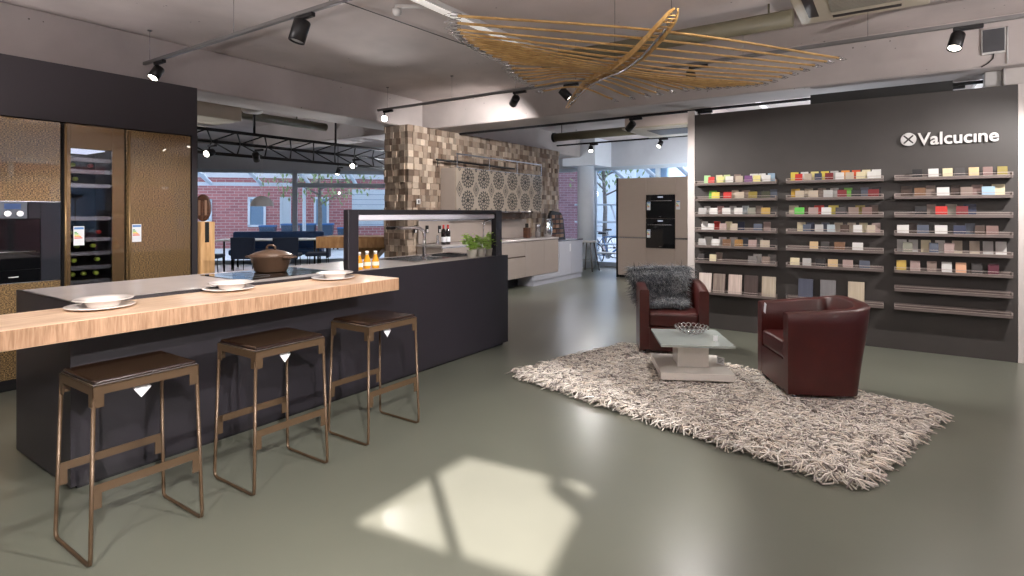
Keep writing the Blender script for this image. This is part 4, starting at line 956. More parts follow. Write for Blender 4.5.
for (cn,k,og),items in SMP.items():
    ox,sc_=ORG[og]; z=ZT[k]-.055+.013
    fr=[i for i in items if i[3]]; bk_=[i for i in items if not i[3]]
    for lst,yy,front in ((fr,-.080,True),(bk_,-.034,False)):
        for n_,(a,b_,cname,_) in enumerate(sorted(lst)):
            X0=atY(ox+a/sc_,200,YD+yy).x; X1=atY(ox+b_/sc_,200,YD+yy).x; wd=min(X1-X0,.098); wd=max(wd,.055)
            cxx=(X0+X1)/2
            h=.092 if cn!='right' else .098
            if cn=='right' and k in (4,5): h=.112
            if not front: h+=.022; wd=max(wd,.075)
            lab='%s sample tile, %s from left%s, %s shelf, %s column'%(cname,CNT[n_],(' in front row' if front else ' in back row') if bk_ else '',ordn[k],cn)
            m=sample_mesh(wd,h); rgh=.25+.35*((n_*7+k*3)%5)/4
            mt=mat('sample_'+cname.replace(' ','_'),tuple(int(v*.9) for v in CN[cname]),.45,noise=.25 if cname in('marble','brown','golden brown','dark brown') else .03,scale=14,stretch=(1,1,5) if 'brown' in cname else (1,1,1))
            o=m.build('sample_tile',mt); o.location=(cxx,YD+yy+(.012 if front else .02),z); o.rotation_euler=(-.16 if front else -.12,0,0)
            tag(o,lab,'sample tile','material samples on the shelves')
for (cn,a,b_,ox,c1,c2,ds) in (('left',138,228,680,(196,180,170),(216,204,196),'pale pinkish oak'),('left',238,325,680,(112,98,90),(150,136,126),'grey brown wood'),('left',350,445,680,(184,164,154),(212,194,184),'rosy pale wood'),('left',463,562,680,(64,52,50),(80,66,62),'dark brown'),('left',590,690,680,(164,150,132),(186,174,156),'greige wood'),('middle',132,238,780,(66,70,86),(74,78,94),'slate blue'),('middle',290,402,780,(112,110,112),(120,118,120),'mid grey'),('middle',490,608,780,(174,160,140),(184,172,152),'beige')):
    X0=atY(ox+a/7.2,200,YD-.05).x; X1=atY(ox+b_/7.2,200,YD-.05).x
    m=MB(); m.box(-(X1-X0)/2,-.008,0,(X1-X0)/2,.008,.235,.002,1)
    o=m.build('wood_sample',wood('panel_'+ds.replace(' ','_'),c1,c2,(22,4,1.2),.45)); o.location=((X0+X1)/2,YD-.068,ZT[7]-.055+.013); o.rotation_euler=(-.13,0,0)
    tag(o,'large %s sample board standing on the bottom shelf of the %s column'%(ds,cn),'sample board','large samples on the bottom shelves')
# sign
sg=thing('wall_sign','white lettered sign with round emblem high on the charcoal partition','sign',(0,YD-.012,0))
pc_=atY(908.4,139.5,YD-.02)
R_=.061
m=MB()
Ms=Matrix(((1,0,0,pc_.x),(0,0,1,0),(0,1,0,pc_.z),(0,0,0,1)))
# round emblem: four leaf shaped fields split by a dark x with a small diamond centre
for q in range(4):
    a0=PI/4+q*PI/2; poly=[]
    g_=.115
    for i in range(11):
        a=a0+g_+(PI/2-2*g_)*i/10; poly.append((R_*math.cos(a),R_*math.sin(a)))
    am=a0+PI/4
    poly.append((R_*.62*math.cos(a0+PI/2-.22),R_*.62*math.sin(a0+PI/2-.22)))
    poly.append((R_*.20*math.cos(am),R_*.20*math.sin(am)))
    poly.append((R_*.62*math.cos(a0+.22),R_*.62*math.sin(a0+.22)))
    m.prism(poly,-.022,.008,M=Ms)
m.tube([(pc_.x+R_*math.cos(k*PI/20),-.008,pc_.z+R_*math.sin(k*PI/20)) for k in range(40)],.0065,6,closed=True)
m.build('emblem',M_sign,sg)
def text(s,x0,x1,zb,hgt,mt,parent,ext=.012,off=0.,y=0.,name='lettering',vert=1.0,rot=None):
    cu=bpy.data.curves.new('t','FONT'); cu.body=s; cu.extrude=ext; cu.offset=off; cu.resolution_u=4; cu.space_character=1.0
    to=bpy.data.objects.new('t',cu); C.objects.link(to); bpy.context.view_layer.update()
    me=bpy.data.meshes.new_from_object(to.evaluated_get(bpy.context.evaluated_depsgraph_get())); bpy.data.objects.remove(to)
    xs=[v.co.x for v in me.vertices]; w0=min(xs);w1=max(xs)
    cap=.70
    for v in me.vertices:
        v.co=Vector((x0+(v.co.x-w0)/(w1-w0)*(x1-x0), -v.co.z+y, zb+v.co.y/cap*hgt))
    me.materials.append(mt); o=bpy.data.objects.new(name,me); C.objects.link(o); o.parent=parent; return o
ta=atY(917.5,144.6,YD-.02); tb=atY(999,141,YD-.02); tt=atY(925,132.3,YD-.02)
zb_=(ta.z+tb.z)/2
text('Valcuc\u0131ne',ta.x,tb.x,zb_,tt.z-ta.z,M_sign,sg,ext=.012,off=.018)

# ------------------------------------------------------------------ RUG
rg=thing('shaggy_rug','large cream and grey shaggy rug with long yarn pile under the armchairs','rug',(-1.22,4.42,0),math.atan2(-.69,2.56))
RW,RD=2.60,1.56
m=MB(); m.box(-RW/2,-RD/2,0,RW/2,RD/2,.012); m.build('backing',mat('rug_backing',(150,138,124),.9),rg)
rr=random.Random(9); vs=[];fs=[];tone=[]
tones=[srgb(c) for c in ((232,224,214),(214,206,196),(196,188,180),(240,234,226),(140,132,126),(224,212,198))]
N=17000
for k in range(N):
    x=rr.uniform(-RW/2,RW/2); y=rr.uniform(-RD/2,RD/2); a=rr.random()*2*PI; ln=rr.uniform(.06,.14); wd=rr.uniform(.0032,.0055)
    if abs(x)>RW/2-.06: a=(0 if x>0 else PI)+rr.gauss(0,.7)
    elif abs(y)>RD/2-.06: a=(PI/2 if y>0 else -PI/2)+rr.gauss(0,.7)
    h=rr.uniform(.014,.046); bend=rr.gauss(0,.8)
    d0=Vector((math.cos(a),math.sin(a),0)); d1=Vector((math.cos(a+bend),math.sin(a+bend),0))
    P=[Vector((x,y,.008)),Vector((x,y,0))+d0*ln*.22+Vector((0,0,h)),Vector((x,y,0))+d0*ln*.6+Vector((0,0,h*1.02)),Vector((x,y,0))+d0*ln*.6+d1*ln*.42+Vector((0,0,max(h*.62,.008)))]
    c=tones[rr.randrange(6)]; i=len(vs)
    for q,p in enumerate(P):
        dd=d0 if q<2 else d1; sd=Vector((-dd.y,dd.x,0))*wd
        vs+= [p+sd,p-sd,p+Vector((0,0,wd*1.3))]
    tone+=[(*c,1)]*12
    for q in range(3):
        b0=i+q*3
        for u in range(3): fs.append((b0+u,b0+(u+1)%3,b0+3+(u+1)%3,b0+3+u))
    fs.append((i+9,i+10,i+11))
pl=mesh_raw('pile',vs,fs,vcol('yarn',.85),rg,smooth=True,tone=tone); pl['kind']='stuff'

# ------------------------------------------------------------------ ARMCHAIRS
def plan(front,off,depth_back,w=.34):
    """half D plan curve from front right round the back to front left"""
    yb=depth_back-off; pts=[]
    def hw(y): return (.318 if y<=-.34 else 0.318+.018*min(1,(y+.34)/.34))*w/.34-off
    pts+= [(hw(-.34),-.34),(hw(-.22),-.22),(hw(-.08),-.08)]
    n=14; h0=hw(0)
    for i in range(n+1):
        a=PI*i/n; ca_,sa=math.cos(a),math.sin(a); ex=.45
        pts.append((h0*math.copysign(abs(ca_)**ex,ca_), yb*abs(sa)**ex))
    pts+= [(-hw(-.08),-.08),(-hw(-.22),-.22),(-hw(-.34),-.34)]
    return pts
def armchair(name,label,loc,rz,group):
    t=thing(name,label,'armchair',loc,rz,group)
    levels=[(.075,'o'),(.36,'o'),(.62,'o')]
    def dep(z): return .185+.10*min(max((z-.075)/.56,0),1)
    def topz(i,n): 
        u=abs(i/(n-1)-.5)*2   # 1 at fronts, 0 at the back
        return .70-.075*u**1.3
    n=len(plan(0,0,.3))
    rows_=[]
    for z in (.040,.22,.40,.55): rows_.append([(x,y,z) for x,y in plan(0,0,dep(z))])
    rows_.append([(x,y,topz(i,n)-.012) for i,(x,y) in enumerate(plan(0,0,dep(.64)))])
    rows_.append([(x,y,topz(i,n)) for i,(x,y) in enumerate(plan(0,.012,dep(.64)))])
    rows_.append([(x,y,topz(i,n)) for i,(x,y) in enumerate(plan(0,.078,dep(.64)))])
    rows_.append([(x,y,topz(i,n)-.012) for i,(x,y) in enumerate(plan(0,.09,dep(.64)))])
    for z in (.45,.25,.06): rows_.append([(x,y,z) for x,y in plan(0,.09,dep(z)+.0)])
    m=MB(); R=[[m.b.verts.new(p) for p in r] for r in rows_]
    for A,B in zip(R,R[1:]):
        for i in range(n-1):
            f=m.b.faces.new((A[i],A[i+1],B[i+1],B[i])); f.smooth=True
    for idx in (0,n-1):   # front ends of the arms
        m.b.faces.new([r[idx] for r in R])
    A,B=R[0],R[-1]
    for i in range(n-1): m.b.faces.new((A[i],A[i+1],B[i+1],B[i]))
    o=m.build('shell',M_oxblood,t); 
    es=o.modifiers.new('e','EDGE_SPLIT'); es.split_angle=math.radians(50)
    m=MB(); m.prism([(-.227,-.338),(.227,-.338),(.245,.02),(.16,.13),(-.16,.13),(-.245,.02)],.045,.27); m.build('seat_base',M_oxblood,t)
    m=MB(); m.prism([(-.226,-.336),(.226,-.336),(.25,.04),(.17,.19),(-.17,.19),(-.25,.04)],.273,.405); o=m.build('seat_cushion',M_oxblood,t)
    bv=o.modifiers.new('b','BEVEL'); bv.width=.022; bv.segments=3
    for (x,y) in ((-.27,-.28),(.27,-.28),(-.2,.12),(.2,.12)):
        m=MB(); m.cyl((x,y,-.020),(x,y,.044),.018,12); m.build('foot',M_steel,t)
    return t
def centre(fl,fr,rz):   # chair origin from its two front floor corners
    mid=(Vector(fl)+Vector(fr))/2; back_=Vector((-math.sin(rz),math.cos(rz)))
    return mid+back_*.34
r1=math.radians(24); r2=math.radians(-61)
c1=centre((-2.0,5.14),(-1.44,5.41),r1); c2=centre((-.948,5.10),(-.628,4.50),r2)
a1=armchair('armchair','oxblood leather tub armchair with a grey sheepskin, behind the low table',(c1.x,c1.y,.03),r1,'oxblood leather tub armchairs')
a2=armchair('armchair','oxblood leather tub armchair seen from its side, right of the low table',(c2.x,c2.y,.03),r2,'oxblood leather tub armchairs')
for ar_ in (a2,):
    m=MB(); m.box(-.30,-.345,.50,-.26,-.342,.58,M=Matrix.Rotation(.25,4,'Y')); m.build('price_tag',M_paper,ar_)
# sheepskin over the back and seat of the first armchair
sk_=thing('sheepskin','grey long haired sheepskin draped over the left armchair','sheepskin',(c1.x,c1.y,.03),r1)
prof=[(-.13,.43),(.04,.445),(.15,.48),(.19,.58),(.215,.69),(.26,.755),(.33,.755),(.375,.68),(.38,.54),(.375,.42)]
vs=[];fs=[];nu=11
def skin(u,k):
    y,z=prof[k]; hw=(.20,.235,.245,.25,.285,.31,.31,.30,.27,.22)[k]
    x=-.09+hw*u
    # follows the round back of the chair
    if k>=3: y-= .16*abs((x)/.34)**2.2 
    if k<3: z+=.01*math.sin(u*5)
    return Vector((max(x,-.43),y,z))
NK=len(prof)
for k in range(NK):
    for i in range(nu): vs.append(skin(-1+2*i/(nu-1),k))
for k in range(NK-1):
    for i in range(nu-1): q=k*nu+i; fs.append((q,q+1,q+nu+1,q+nu))
hide=mesh_raw('hide',vs,fs,mat('sheep_hide',(90,92,96),.9),sk_,smooth=True); sd_=hide.modifiers.new('s','SOLIDIFY'); sd_.thickness=.01
rr=random.Random(3); vs=[];fs=[];tone=[]
gt=[srgb(c) for c in ((116,120,126),(92,96,104),(142,146,150),(70,74,82),(168,170,172),(52,56,62))]
for q in range(9000):
    k=rr.random()*(NK-1.001); kk=int(k); fr_=k-kk; u=rr.uniform(-1,1)
    p=skin(u,kk)*(1-fr_)+skin(u,kk+1)*fr_
    tv=(skin(u,kk+1)-skin(u,kk)).normalized(); nv=Vector((1,0,0)).cross(tv).normalized()
    ln=rr.uniform(.06,.12)
    side=Vector((rr.gauss(0,.5)+u*.25,rr.gauss(0,.3),rr.gauss(0,.3)-.55))
    d1=(nv*.9+side*.45).normalized(); d2=(nv*.25+side*1.0).normalized(); sd=d1.cross(d2); sd=(sd if sd.length>1e-3 else Vector((1,0,0))).normalized()*.0022
    P=[p,p+d1*ln*.4,p+d1*ln*.45+d2*ln*.35,p+d1*ln*.4+d2*ln*.75]
    c=gt[rr.randrange(6) if u<.5 else rr.choice((0,2,4,5))]; i=len(vs)
    for j,pp in enumerate(P):
        ww=(1,1,.8,.3)[j]; vs+=[pp+sd*ww,pp-sd*ww,pp+nv*.002*ww]
    tone+=[(*c,1)]*12
    for j in range(3):
        b0=i+j*3
        for v in range(3): fs.append((b0+v,b0+(v+1)%3,b0+3+(v+1)%3,b0+3+v))
wl=mesh_raw('wool',vs,fs,vcol('wool_fibre',.8),sk_,smooth=True,tone=tone); wl['kind']='stuff'

# ------------------------------------------------------------------ LOW TABLE, bowl, card
rt=math.radians(27.5)
tb_=thing('coffee_table','low cream coffee table with square frosted glass top on the rug','table',(-1.4255,4.80,.022),rt)
m=MB(); m.box(-.287,-.312,.298,.287,.312,.318,.002,1); m.build('glass_top',M_frost,tb_)
m=MB(); m.box(-.125,-.125,.095,.125,.125,.275,.002,1); m.box(-.10,-.10,.275,.10,.10,.298); m.build('column',M_cream,tb_)
m=MB(); m.box(-.287,-.312,.035,.287,.312,.092,.003,1); m.build('base_slab',M_cream,tb_)
m=MB(); m.box(-.20,-.20,-.018,.20,.20,.035); m.build('plinth',M_cream,tb_)
Rb=Matrix.Rotation(rt,4,'Z')
m=MB(); m.box(-.03,-.001,0,.03,.001,.06,M=Matrix.Rotation(-.5,4,'X')@Matrix.Rotation(.2,4,'Y'));
pv=Vector((-1.435,4.80,0))+Rb@Vector((.25,-.02,0)); o=m.build('price_card',M_paper); o.location=(pv.x,pv.y,.119); o.rotation_euler=(0,0,.5); tag(o,'small printed white price card leaning on the coffee table base','card')
for k in range(4):
    m=MB(); m.box(-.022,-.0022,.012+k*.011,.022-.006*(k%2),-.0012,.016+k*.011,M=Matrix.Rotation(-.5,4,'X')@Matrix.Rotation(.2,4,'Y')); m.build('printed_line',M_slot,o)
m=MB(); m.box(-.018,-.001,0,.018,.001,.042,M=Matrix.Rotation(-.25,4,'X')); pv=atZ(715.5,341,.341); o=m.build('small_card',M_paper); o.location=(pv.x,pv.y,.3405); o.rotation_euler=(0,0,YAW-.3); tag(o,'small cream card standing on the frosted glass table top','card')
pv=atZ(691.5,334,.341)
bw_=thing('decorative_bowl','open silver bowl woven from metal rings on the glass table','bowl',(pv.x,pv.y,.3405))
m=MB(); rr=random.Random(2)
for j,(r_,z_,n_,q_) in enumerate(((.05,.006,9,.020),(.083,.016,13,.020),(.112,.034,17,.020),(.134,.056,20,.019))):
    for i in range(n_):
        a=2*PI*(i+.5*(j%2))/n_; c=Vector((r_*math.cos(a),r_*math.sin(a),z_)); tilt=(.15,.35,.65,.9)[j]
        ex=Vector((-math.sin(a),math.cos(a),0)); ey=Vector((math.cos(a)*math.cos(tilt),math.sin(a)*math.cos(tilt),math.sin(tilt)))
        m.tube([c+ex*math.cos(t_*PI/5)*q_+ey*math.sin(t_*PI/5)*q_ for t_ in range(10)],.0036,5,closed=True)
m.lathe([(0,0),(.03,0),(.03,.008),(0,.008)],16); m.build('rings',M_chrome,bw_)

# ------------------------------------------------------------------ WING SHAPED CEILING SCULPTURE
N_=Vector((-1.15,3.55)); F_=Vector((-3.1,5.7)); dv=(F_-N_)
def spine_pt(px,py):
    r=_ray(px,py); # intersect with vertical plane through N_-F_
    den=r[0]*dv.y-r[1]*dv.x; t=(N_.x*dv.y-N_.y*dv.x)/den
    return Vector((t*r[0],t*r[1],HC+t*r[2]))
spx=[(676,9),(669,21),(655,38),(640,54),(622,67),(605,74),(590,82),(578,93),(567,108)]
SP=[spine_pt(*p) for p in spx]
def spine(u):
    k=min(int(u*(len(SP)-1)),len(SP)-2); f=u*(len(SP)-1)-k
    return SP[k]*(1-f)+SP[k+1]*f
wg=thing('hanging_sculpture','winged wooden lath sculpture hanging from the ceiling','sculpture',(-2.0,4.6,2.6))
def lw(p): return p-Vector((-2.0,4.6,2.6))
dn=Vector((dv.x,dv.y,0)).normalized(); sdn=Vector((-dn.y,dn.x,0))
for s in (-1,1):
    m=MB(); n=28; rows_=[]
    for i in range(n+1):
        u=i/n; p=lw(spine(u)); wdt=.012+.06*math.sin(PI*min(max(u,.0),1))**.6*(1-.45*u); hh_=.008+.022*math.sin(PI*u)**.7
        a=p+sdn*s*wdt; rows_.append([m.b.verts.new(a+sdn*.006*s+Vector((0,0,hh_))),m.b.verts.new(a-sdn*.006*s+Vector((0,0,hh_))),m.b.verts.new(a-sdn*.006*s-Vector((0,0,hh_*.6))),m.b.verts.new(a+sdn*.006*s-Vector((0,0,hh_*.6)))])
    for A,B in zip(rows_,rows_[1:]):
        for q in range(4): m.b.faces.new((A[q],A[(q+1)%4],B[(q+1)%4],B[q]))
    m.b.faces.new(rows_[0]); m.b.faces.new(rows_[-1][::-1]); m.build('spine_side',M_bamboo,wg)
m=MB(); n=30
for i in range(2,n-1):
    u=i/n; p=lw(spine(u)); wdt=.012+.055*math.sin(PI*u)**.6*(1-.35*u); m.tube([p-sdn*wdt,p+sdn*wdt],.006,5)
    if i%2: p2=lw(spine((i+1)/n)); m.tube([p-sdn*wdt,p2+sdn*wdt],.004,5)
m.build('spine_lacing',M_bamboo,wg)
m=MB(); m.tube([lw(spine(.15+.85*i/20))-Vector((0,0,.022*math.sin(PI*min(1,.15+.85*i/20))**.7+.012)) for i in range(20)],.010,6); m.build('spine_edge',M_steel,wg)
Lt=[(458,16),(457,29),(462,36),(466,39),(470,43),(480,49),(492,56),(508,62),(513,71),(520,77),(528,82),(543,91)]
Rt=[(838,58),(818,64),(798,71),(781,77),(765,83),(751,85),(735,86),(718,87),(702,88),(682,89),(660,92),(640,95),(612,99)]
def pick(Ls,u):
    k=min(int(u*(len(Ls)-1)),len(Ls)-2); f=u*(len(Ls)-1)-k; return (Ls[k][0]*(1-f)+Ls[k+1][0]*f, Ls[k][1]*(1-f)+Ls[k+1][1]*f)
NR=21
for k in range(NR):
    u=k/(NR-1)
    zt=2.60+.04*math.sin(u*5)
    a=lw(atZ(*pick(Lt,u),zt)); b_=lw(atZ(*pick(Rt,u),zt)); c=lw(spine(.12+.80*u))
    # where the lath crosses the spine in plan
    P=[]
    tcr=max(.25,min(.75,((c-a).dot(b_-a))/((b_-a).length_squared)))
    for i in range(17):
        f=i/16; p=a*(1-f)+b_*f
        lift=c.z-(a.z*(1-tcr)+b_.z*tcr); lift=max(-.05,min(lift,.10))
        p.z+=lift*math.sin(PI*f)**1.2
        P.append(p)
    m=MB(); m.tube(P,.017,6,flat=.45); rb=m.build('lath',M_bamboo,wg)
    for (tip,nx) in ((P[0],P[1]),(P[-1],P[-2])):
        d=(tip-nx).normalized(); sx=(Vector((-d.y,d.x,0)).normalized()*.45+Vector((0,0,.9)))
        m=MB(); m.tube([tip-d*.02-sx*.013,tip+d*.03-sx*.020,tip+d*.09,tip+d*.03+sx*.020,tip-d*.02+sx*.013],.0035,5,closed=True); m.tube([tip-d*.02,tip+d*.05],.005,5); m.build('tip_bracket',M_steel,rb)
for u in (.08,.55,.9):
    p=lw(spine(u)); m=MB(); m.cyl(p,(p.x,p.y,ZC-2.6-.002),.0018,5); m.build('suspension_wire',M_cable,wg)

# ------------------------------------------------------------------ TRACKS AND SPOTLIGHTS
def track(p0,p1,label,wires=(.1,.9),zc=ZC,w=.017,mt=None):
    t=thing('lighting_track',label,'lighting track',p0,0); d=Vector(p1)-Vector(p0)
    m=MB(); L_=d.length; q=Matrix.Rotation(math.atan2(d.y,d.x),4,'Z'); m.box(0,-w,-.016,L_,w,.016,.003,1,M=q); m.box(.01,-w*.4,-.018,L_-.01,w*.4,-.015,M=q); m.build('rail',mt or mat('track_grey',(120,118,118),.35,metal=.5),t)
    for f in wires:
        p=d*f; m=MB(); m.cyl((p.x,p.y,.01),(p.x,p.y,zc-p0[2]-.001),.0022,5); m.lathe([(0,-.012),(.02,-.01),(.022,0),(0,0)],12,c=(p.x,p.y,zc-p0[2]-.001)); m.build('suspension_wire',M_steel,t)
    return t
ZTR=2.9
track((-6.27,2.62,ZTR),(3.4,2.62,ZTR),'grey suspended lighting track crossing the ceiling above the bar stools',(.012,.17,.3,.6,.9))
track((-6.30,5.76,ZTR),(3.9,5.74,ZTR),'grey suspended lighting track above the armchairs, in front of the cross beam',(.02,.14,.24,.50,.6,.72))
track((-6.38,7.47,2.735),(4.0,7.47,2.735),'dark lighting track along the rear of the cross beam',(),mt=M_blk2)
track((-6.3,11.1,2.9),(3.6,11.0,2.9),'dark lighting track in the rear bay before the far shop front',(.05,.3,.6),mt=M_blk2)
track((-5.0,-.6,ZTR),(3.6,-.6,ZTR),'grey suspended lighting track behind the photographer',(.1,.5,.9))
def spot(base,aim,label,on=True,energy_=60,size=1.15,r=.05,ln=.14,adir=1,blend=.7,col=(1,.95,.92),hang=.03,light=True,power_dir=None):
    """track spotlight: adapter under the rail, arm, tilted cylinder head"""
    t=thing('track_spotlight',label,'spotlight',base,0,'black track spotlights')
    m=MB(); m.box(-.02 if adir>0 else -.17,-.018,-.05,.17 if adir>0 else .02,.018,-.018,.004,1); m.build('adapter',M_blk2,t)
    c=Vector((0,0,-.05-hang-.05)); d=Vector(aim)-(Vector(base)+c); d.normalize()
    m=MB(); m.cyl((0,0,-.05),(0,0,-.075),.012,8); m.cyl((0,0,-.075),tuple(c-d*.0),.009,8); m.build('arm',M_blk2,t)
    m=MB(); q=d.to_track_quat('Z','Y').to_matrix().to_4x4(); Mh=Matrix.Translation(c)@q
    m.lathe([(0,-ln*.5),(r*.92,-ln*.5),(r,-ln*.45),(r,ln*.5),(r*.9,ln*.5),(r*.86,ln*.40),(0,ln*.40)],24,M=Mh); hd_=m.build('head',M_blk2,t)
    m=MB(); m.lathe([(0,ln*.43),(r*.84,ln*.43)],20,M=Mh); m.build('lens',M_lens if on else M_lensoff,hd_)
    if light:
        ld=bpy.data.lights.new('spot_beam','SPOT'); ld.energy=energy_; ld.spot_size=size; ld.spot_blend=blend; ld.shadow_soft_size=.03; ld.color=col
        lo=bpy.data.objects.new('spot_beam',ld); C.objects.link(lo); lo.parent=t; lo.location=c+d*(ln*.5+.045); lo.rotation_euler=d.to_track_quat('-Z','Y').to_euler()
    return t
zt=ZTR
spot((-6.02,2.62,zt),(-5.7,1.6,1.2),'lit spotlight at the left end of the near track, above the bronze cabinets',energy_=14,size=1.5)
spot((-3.72,2.62,zt),(-4.0,2.2,.9),'large black spotlight high above the middle of the near track',on=False,energy_=90,size=1.2,r=.062,ln=.17)
spot((-6.16,5.76,zt),(-2.4,2.1,1.6),'glaring spotlight at the upper left corner of the wood block wall',energy_=60,size=1.3,blend=.6)
spot((-3.86,5.75,zt),(-6.1,7.4,1.6),'black spotlight on the far track left of the hanging sculpture',on=False,energy_=230,size=1.7)
spot((-3.15,5.75,zt),(-1.6,6.6,.9),'small lit spotlight seen behind the lower tip of the sculpture',energy_=260,size=1.5)
spot((-1.70,5.75,zt),(-1.0,4.2,.0),'lit spotlight seen through the laths right of the sculpture spine',energy_=80,size=1.2)
spot((1.6,5.74,zt),(.2,6.9,.8),'spotlight on the far track past the right edge aimed at the sample shelves',energy_=210,size=1.5)
spot((.42,5.74,zt),(-.2,4.6,.2),'brightly lit spotlight above the sign, near the wall screen',energy_=80,size=1.3,adir=1)
spot((-3.05,7.47,2.735),(-5.2,8.6,.9),'black spotlight hanging left of the pinkish air unit',on=False,energy_=90,size=1.3)
spot((-2.1,7.47,2.735),(-3.8,11.2,1.1),'dark spotlight above the left post of the charcoal partition',on=False,energy_=150,size=1.3)
spot((.45,7.47,2.735),(.5,10,0),'dark spotlight on the rear track above the sign',on=False,energy_=50,size=1.3)
spot((-5.45,11.1,2.9),(-4.6,9.2,.6),'small lit spotlight in the rear bay left of the air unit',energy_=90,size=1.4)
spot((-3.9,11.08,2.9),(-4.6,9.0,.3),'small lit spotlight in the rear bay in front of the far windows',energy_=80,size=1.4)
for (y,aim,l) in ((2.65,(-6.4,.5,.9),'lit spotlight at the left end of the lattice truss'),(3.35,(-9.5,6.2,.6),'second lit spotlight on the lattice truss'),(5.2,(-5.6,2.6,.9),'lit spotlight at the right of the lattice truss')):
    spot((-7.95,1.5+y,2.36),aim,l,energy_=120,size=1.5)
p=outp(338,13.6); spot((p.x,p.y,2.50),(-11,8,0),'spotlight hanging alone before the left shop window',energy_=40,size=1.6)
m=MB(); m.cyl((p.x,p.y,2.5),(p.x,p.y,ZC-.001),.008,6); tag(m.build('hanging_rod',M_blk2),'thin rod holding the spotlight before the left shop window','rod')
# wall washers for the sample wall and stools, on the tracks outside the frame
spot((-.9,2.62,zt),(-1.6,6.9,1.3),'spotlight on the near track aimed at the left sample shelves',energy_=50,size=1.0,blend=.8)
spot((.9,2.62,zt),(.3,6.9,1.3),'spotlight on the near track aimed at the right sample shelves',energy_=50,size=1.0,blend=.8)
spot((1.3,-.6,zt),(-3.0,1.4,.3),'spotlight behind the photographer aimed at the bar stools',energy_=760,size=.8,blend=.3)
spot((-1.0,-.6,zt),(-3.1,1.7,.5),'spotlight behind the photographer aimed at the island front',energy_=150,size=1.1,blend=.4)
spot((2.4,2.62,zt),(-3.0,2.6,.3),'spotlight on the near track at the right aimed along the island',energy_=760,size=.7,blend=.3)
spot((-.2,2.62,zt),(-.9,3.4,0),'spotlight on the near track aimed at the floor before the rug',energy_=60,size=1.7,blend=.9)
# linear ceiling lights: one faintly glowing strip in view, the others added unseen for brightness
M_tube=mat('tube_light',(255,255,255),.4,emit=(255,246,236),estr=.32)
def linear(x,y0,y1,label,rz=0,z=ZC-.05,estr=None):
    t=thing('linear_ceiling_light',label,'ceiling light',(x,y0,z),rz,'linear ceiling lights')
    m=MB(); m.box(-.05,0,0,.05,y1-y0,.048,.004,1); m.build('housing',M_dwhite,t)
    m=MB(); m.box(-.04,.02,-.012,.04,y1-y0-.02,0,.004,1); m.build('diffuser',M_tube,t)
    return t
linear(-3.28,3.3,5.65,'thin white linear ceiling light left of the sculpture')
for x,l in ((-2.6,'left'),(.2,'middle'),(2.6,'right')):
    linear(x,-1.3,1.6,'%s added linear ceiling light over the photographer'%l)
    linear(x+.8,8.0,12.4,'%s added linear ceiling light in the rear bay'%l)
m=MB(); m.box(-.09,-.012,-.035,.35,.012,-.001,.003,1); m.lathe([(0,-.10),(.028,-.095),(.04,-.07),(.04,-.04),(0,-.035)],18,c=(-.07,0,0)); o=m.build('smoke_detector',M_dwhite); pv=atZ(405,11,ZC-.06); o.location=(pv.x,pv.y,ZC-.001); o.rotation_euler=(0,0,.6); tag(o,'white smoke detector on a bracket at the end of the linear ceiling light','smoke detector')
# cables across the ceiling
m=MB(); pa=atZ(338,0,ZC-.01); pb=atZ(505,59,ZC-.01); m.tube([pa,pb],.004,5); tag(m.build('ceiling_cable',M_cable),'thin black cable running across the ceiling to the sculpture','cable')
# ceiling cassette, duct, rear unit
cs=thing('ceiling_cassette','beige ceiling air conditioner with dark grille at the top edge','air conditioner',(-.70,5.15,3.13))
m=MB(); m.box(0,-.35,0,.95,.66,.088,.006,1); m.build('frame',M_acb,cs)
m=MB(); m.box(.26,-.1,-.006,.76,.42,0); o=m.build('grille',M_slot,cs)
m=MB()
for k in range(16): m.box(.26,-.1+k*.0325,-.012,.76,-.088+k*.0325,-.006)
m.build('louvre',mat('louvre_grey',(140,134,122),.5),cs)
for (a,b_,c_,d_) in ((.08,-.15,.16,.48),(.86,-.15,.92,.48),(.26,.52,.76,.58)):
    m=MB(); m.box(a,b_,-.004,c_,d_,-.0005); m.build('air_slot',M_slot,cs)
b=MB(); b.cyl((-3.2,5.33,3.06),(-.71,5.33,3.06),.075,16)
for x in (-3.0,-1.8,-.9): b.cyl((x,5.33,3.06),(x,5.33,ZC),.008,6)
tag(b.build('air_duct',M_duct),'round olive air duct behind the hanging sculpture','duct')
b=MB(); b.cyl((-5.85,10.25,2.96),(-3.95,10.2,2.96),.085,16); b.mi=1; b.cyl((-5.9,10.25,2.96),(-5.85,10.25,2.96),.1,16); b.cyl((-5.7,10.25,2.96),(-5.7,10.25,ZC),.008,6); tag(b.build('air_duct',[M_duct,M_blk2]),'olive duct with black end cap in the rear bay','duct')
un=thing('air_unit','pinkish boxed air unit hanging in the rear bay above the taupe cabinets','air conditioner',(-3.95,9.4,2.86))
m=MB(); m.box(0,0,.03,1.5,1.3,ZC-2.862,.005,1); m.build('casing',mat('pinkish_unit',(204,190,184),.6),un)
m=MB(); m.box(-.04,-.04,0,1.54,1.34,.03,.005,1); m.build('panel_frame',M_acb,un)
m=MB(); m.box(.3,.3,-.005,1.2,1.0,0); m.build('grille',M_slot,un)
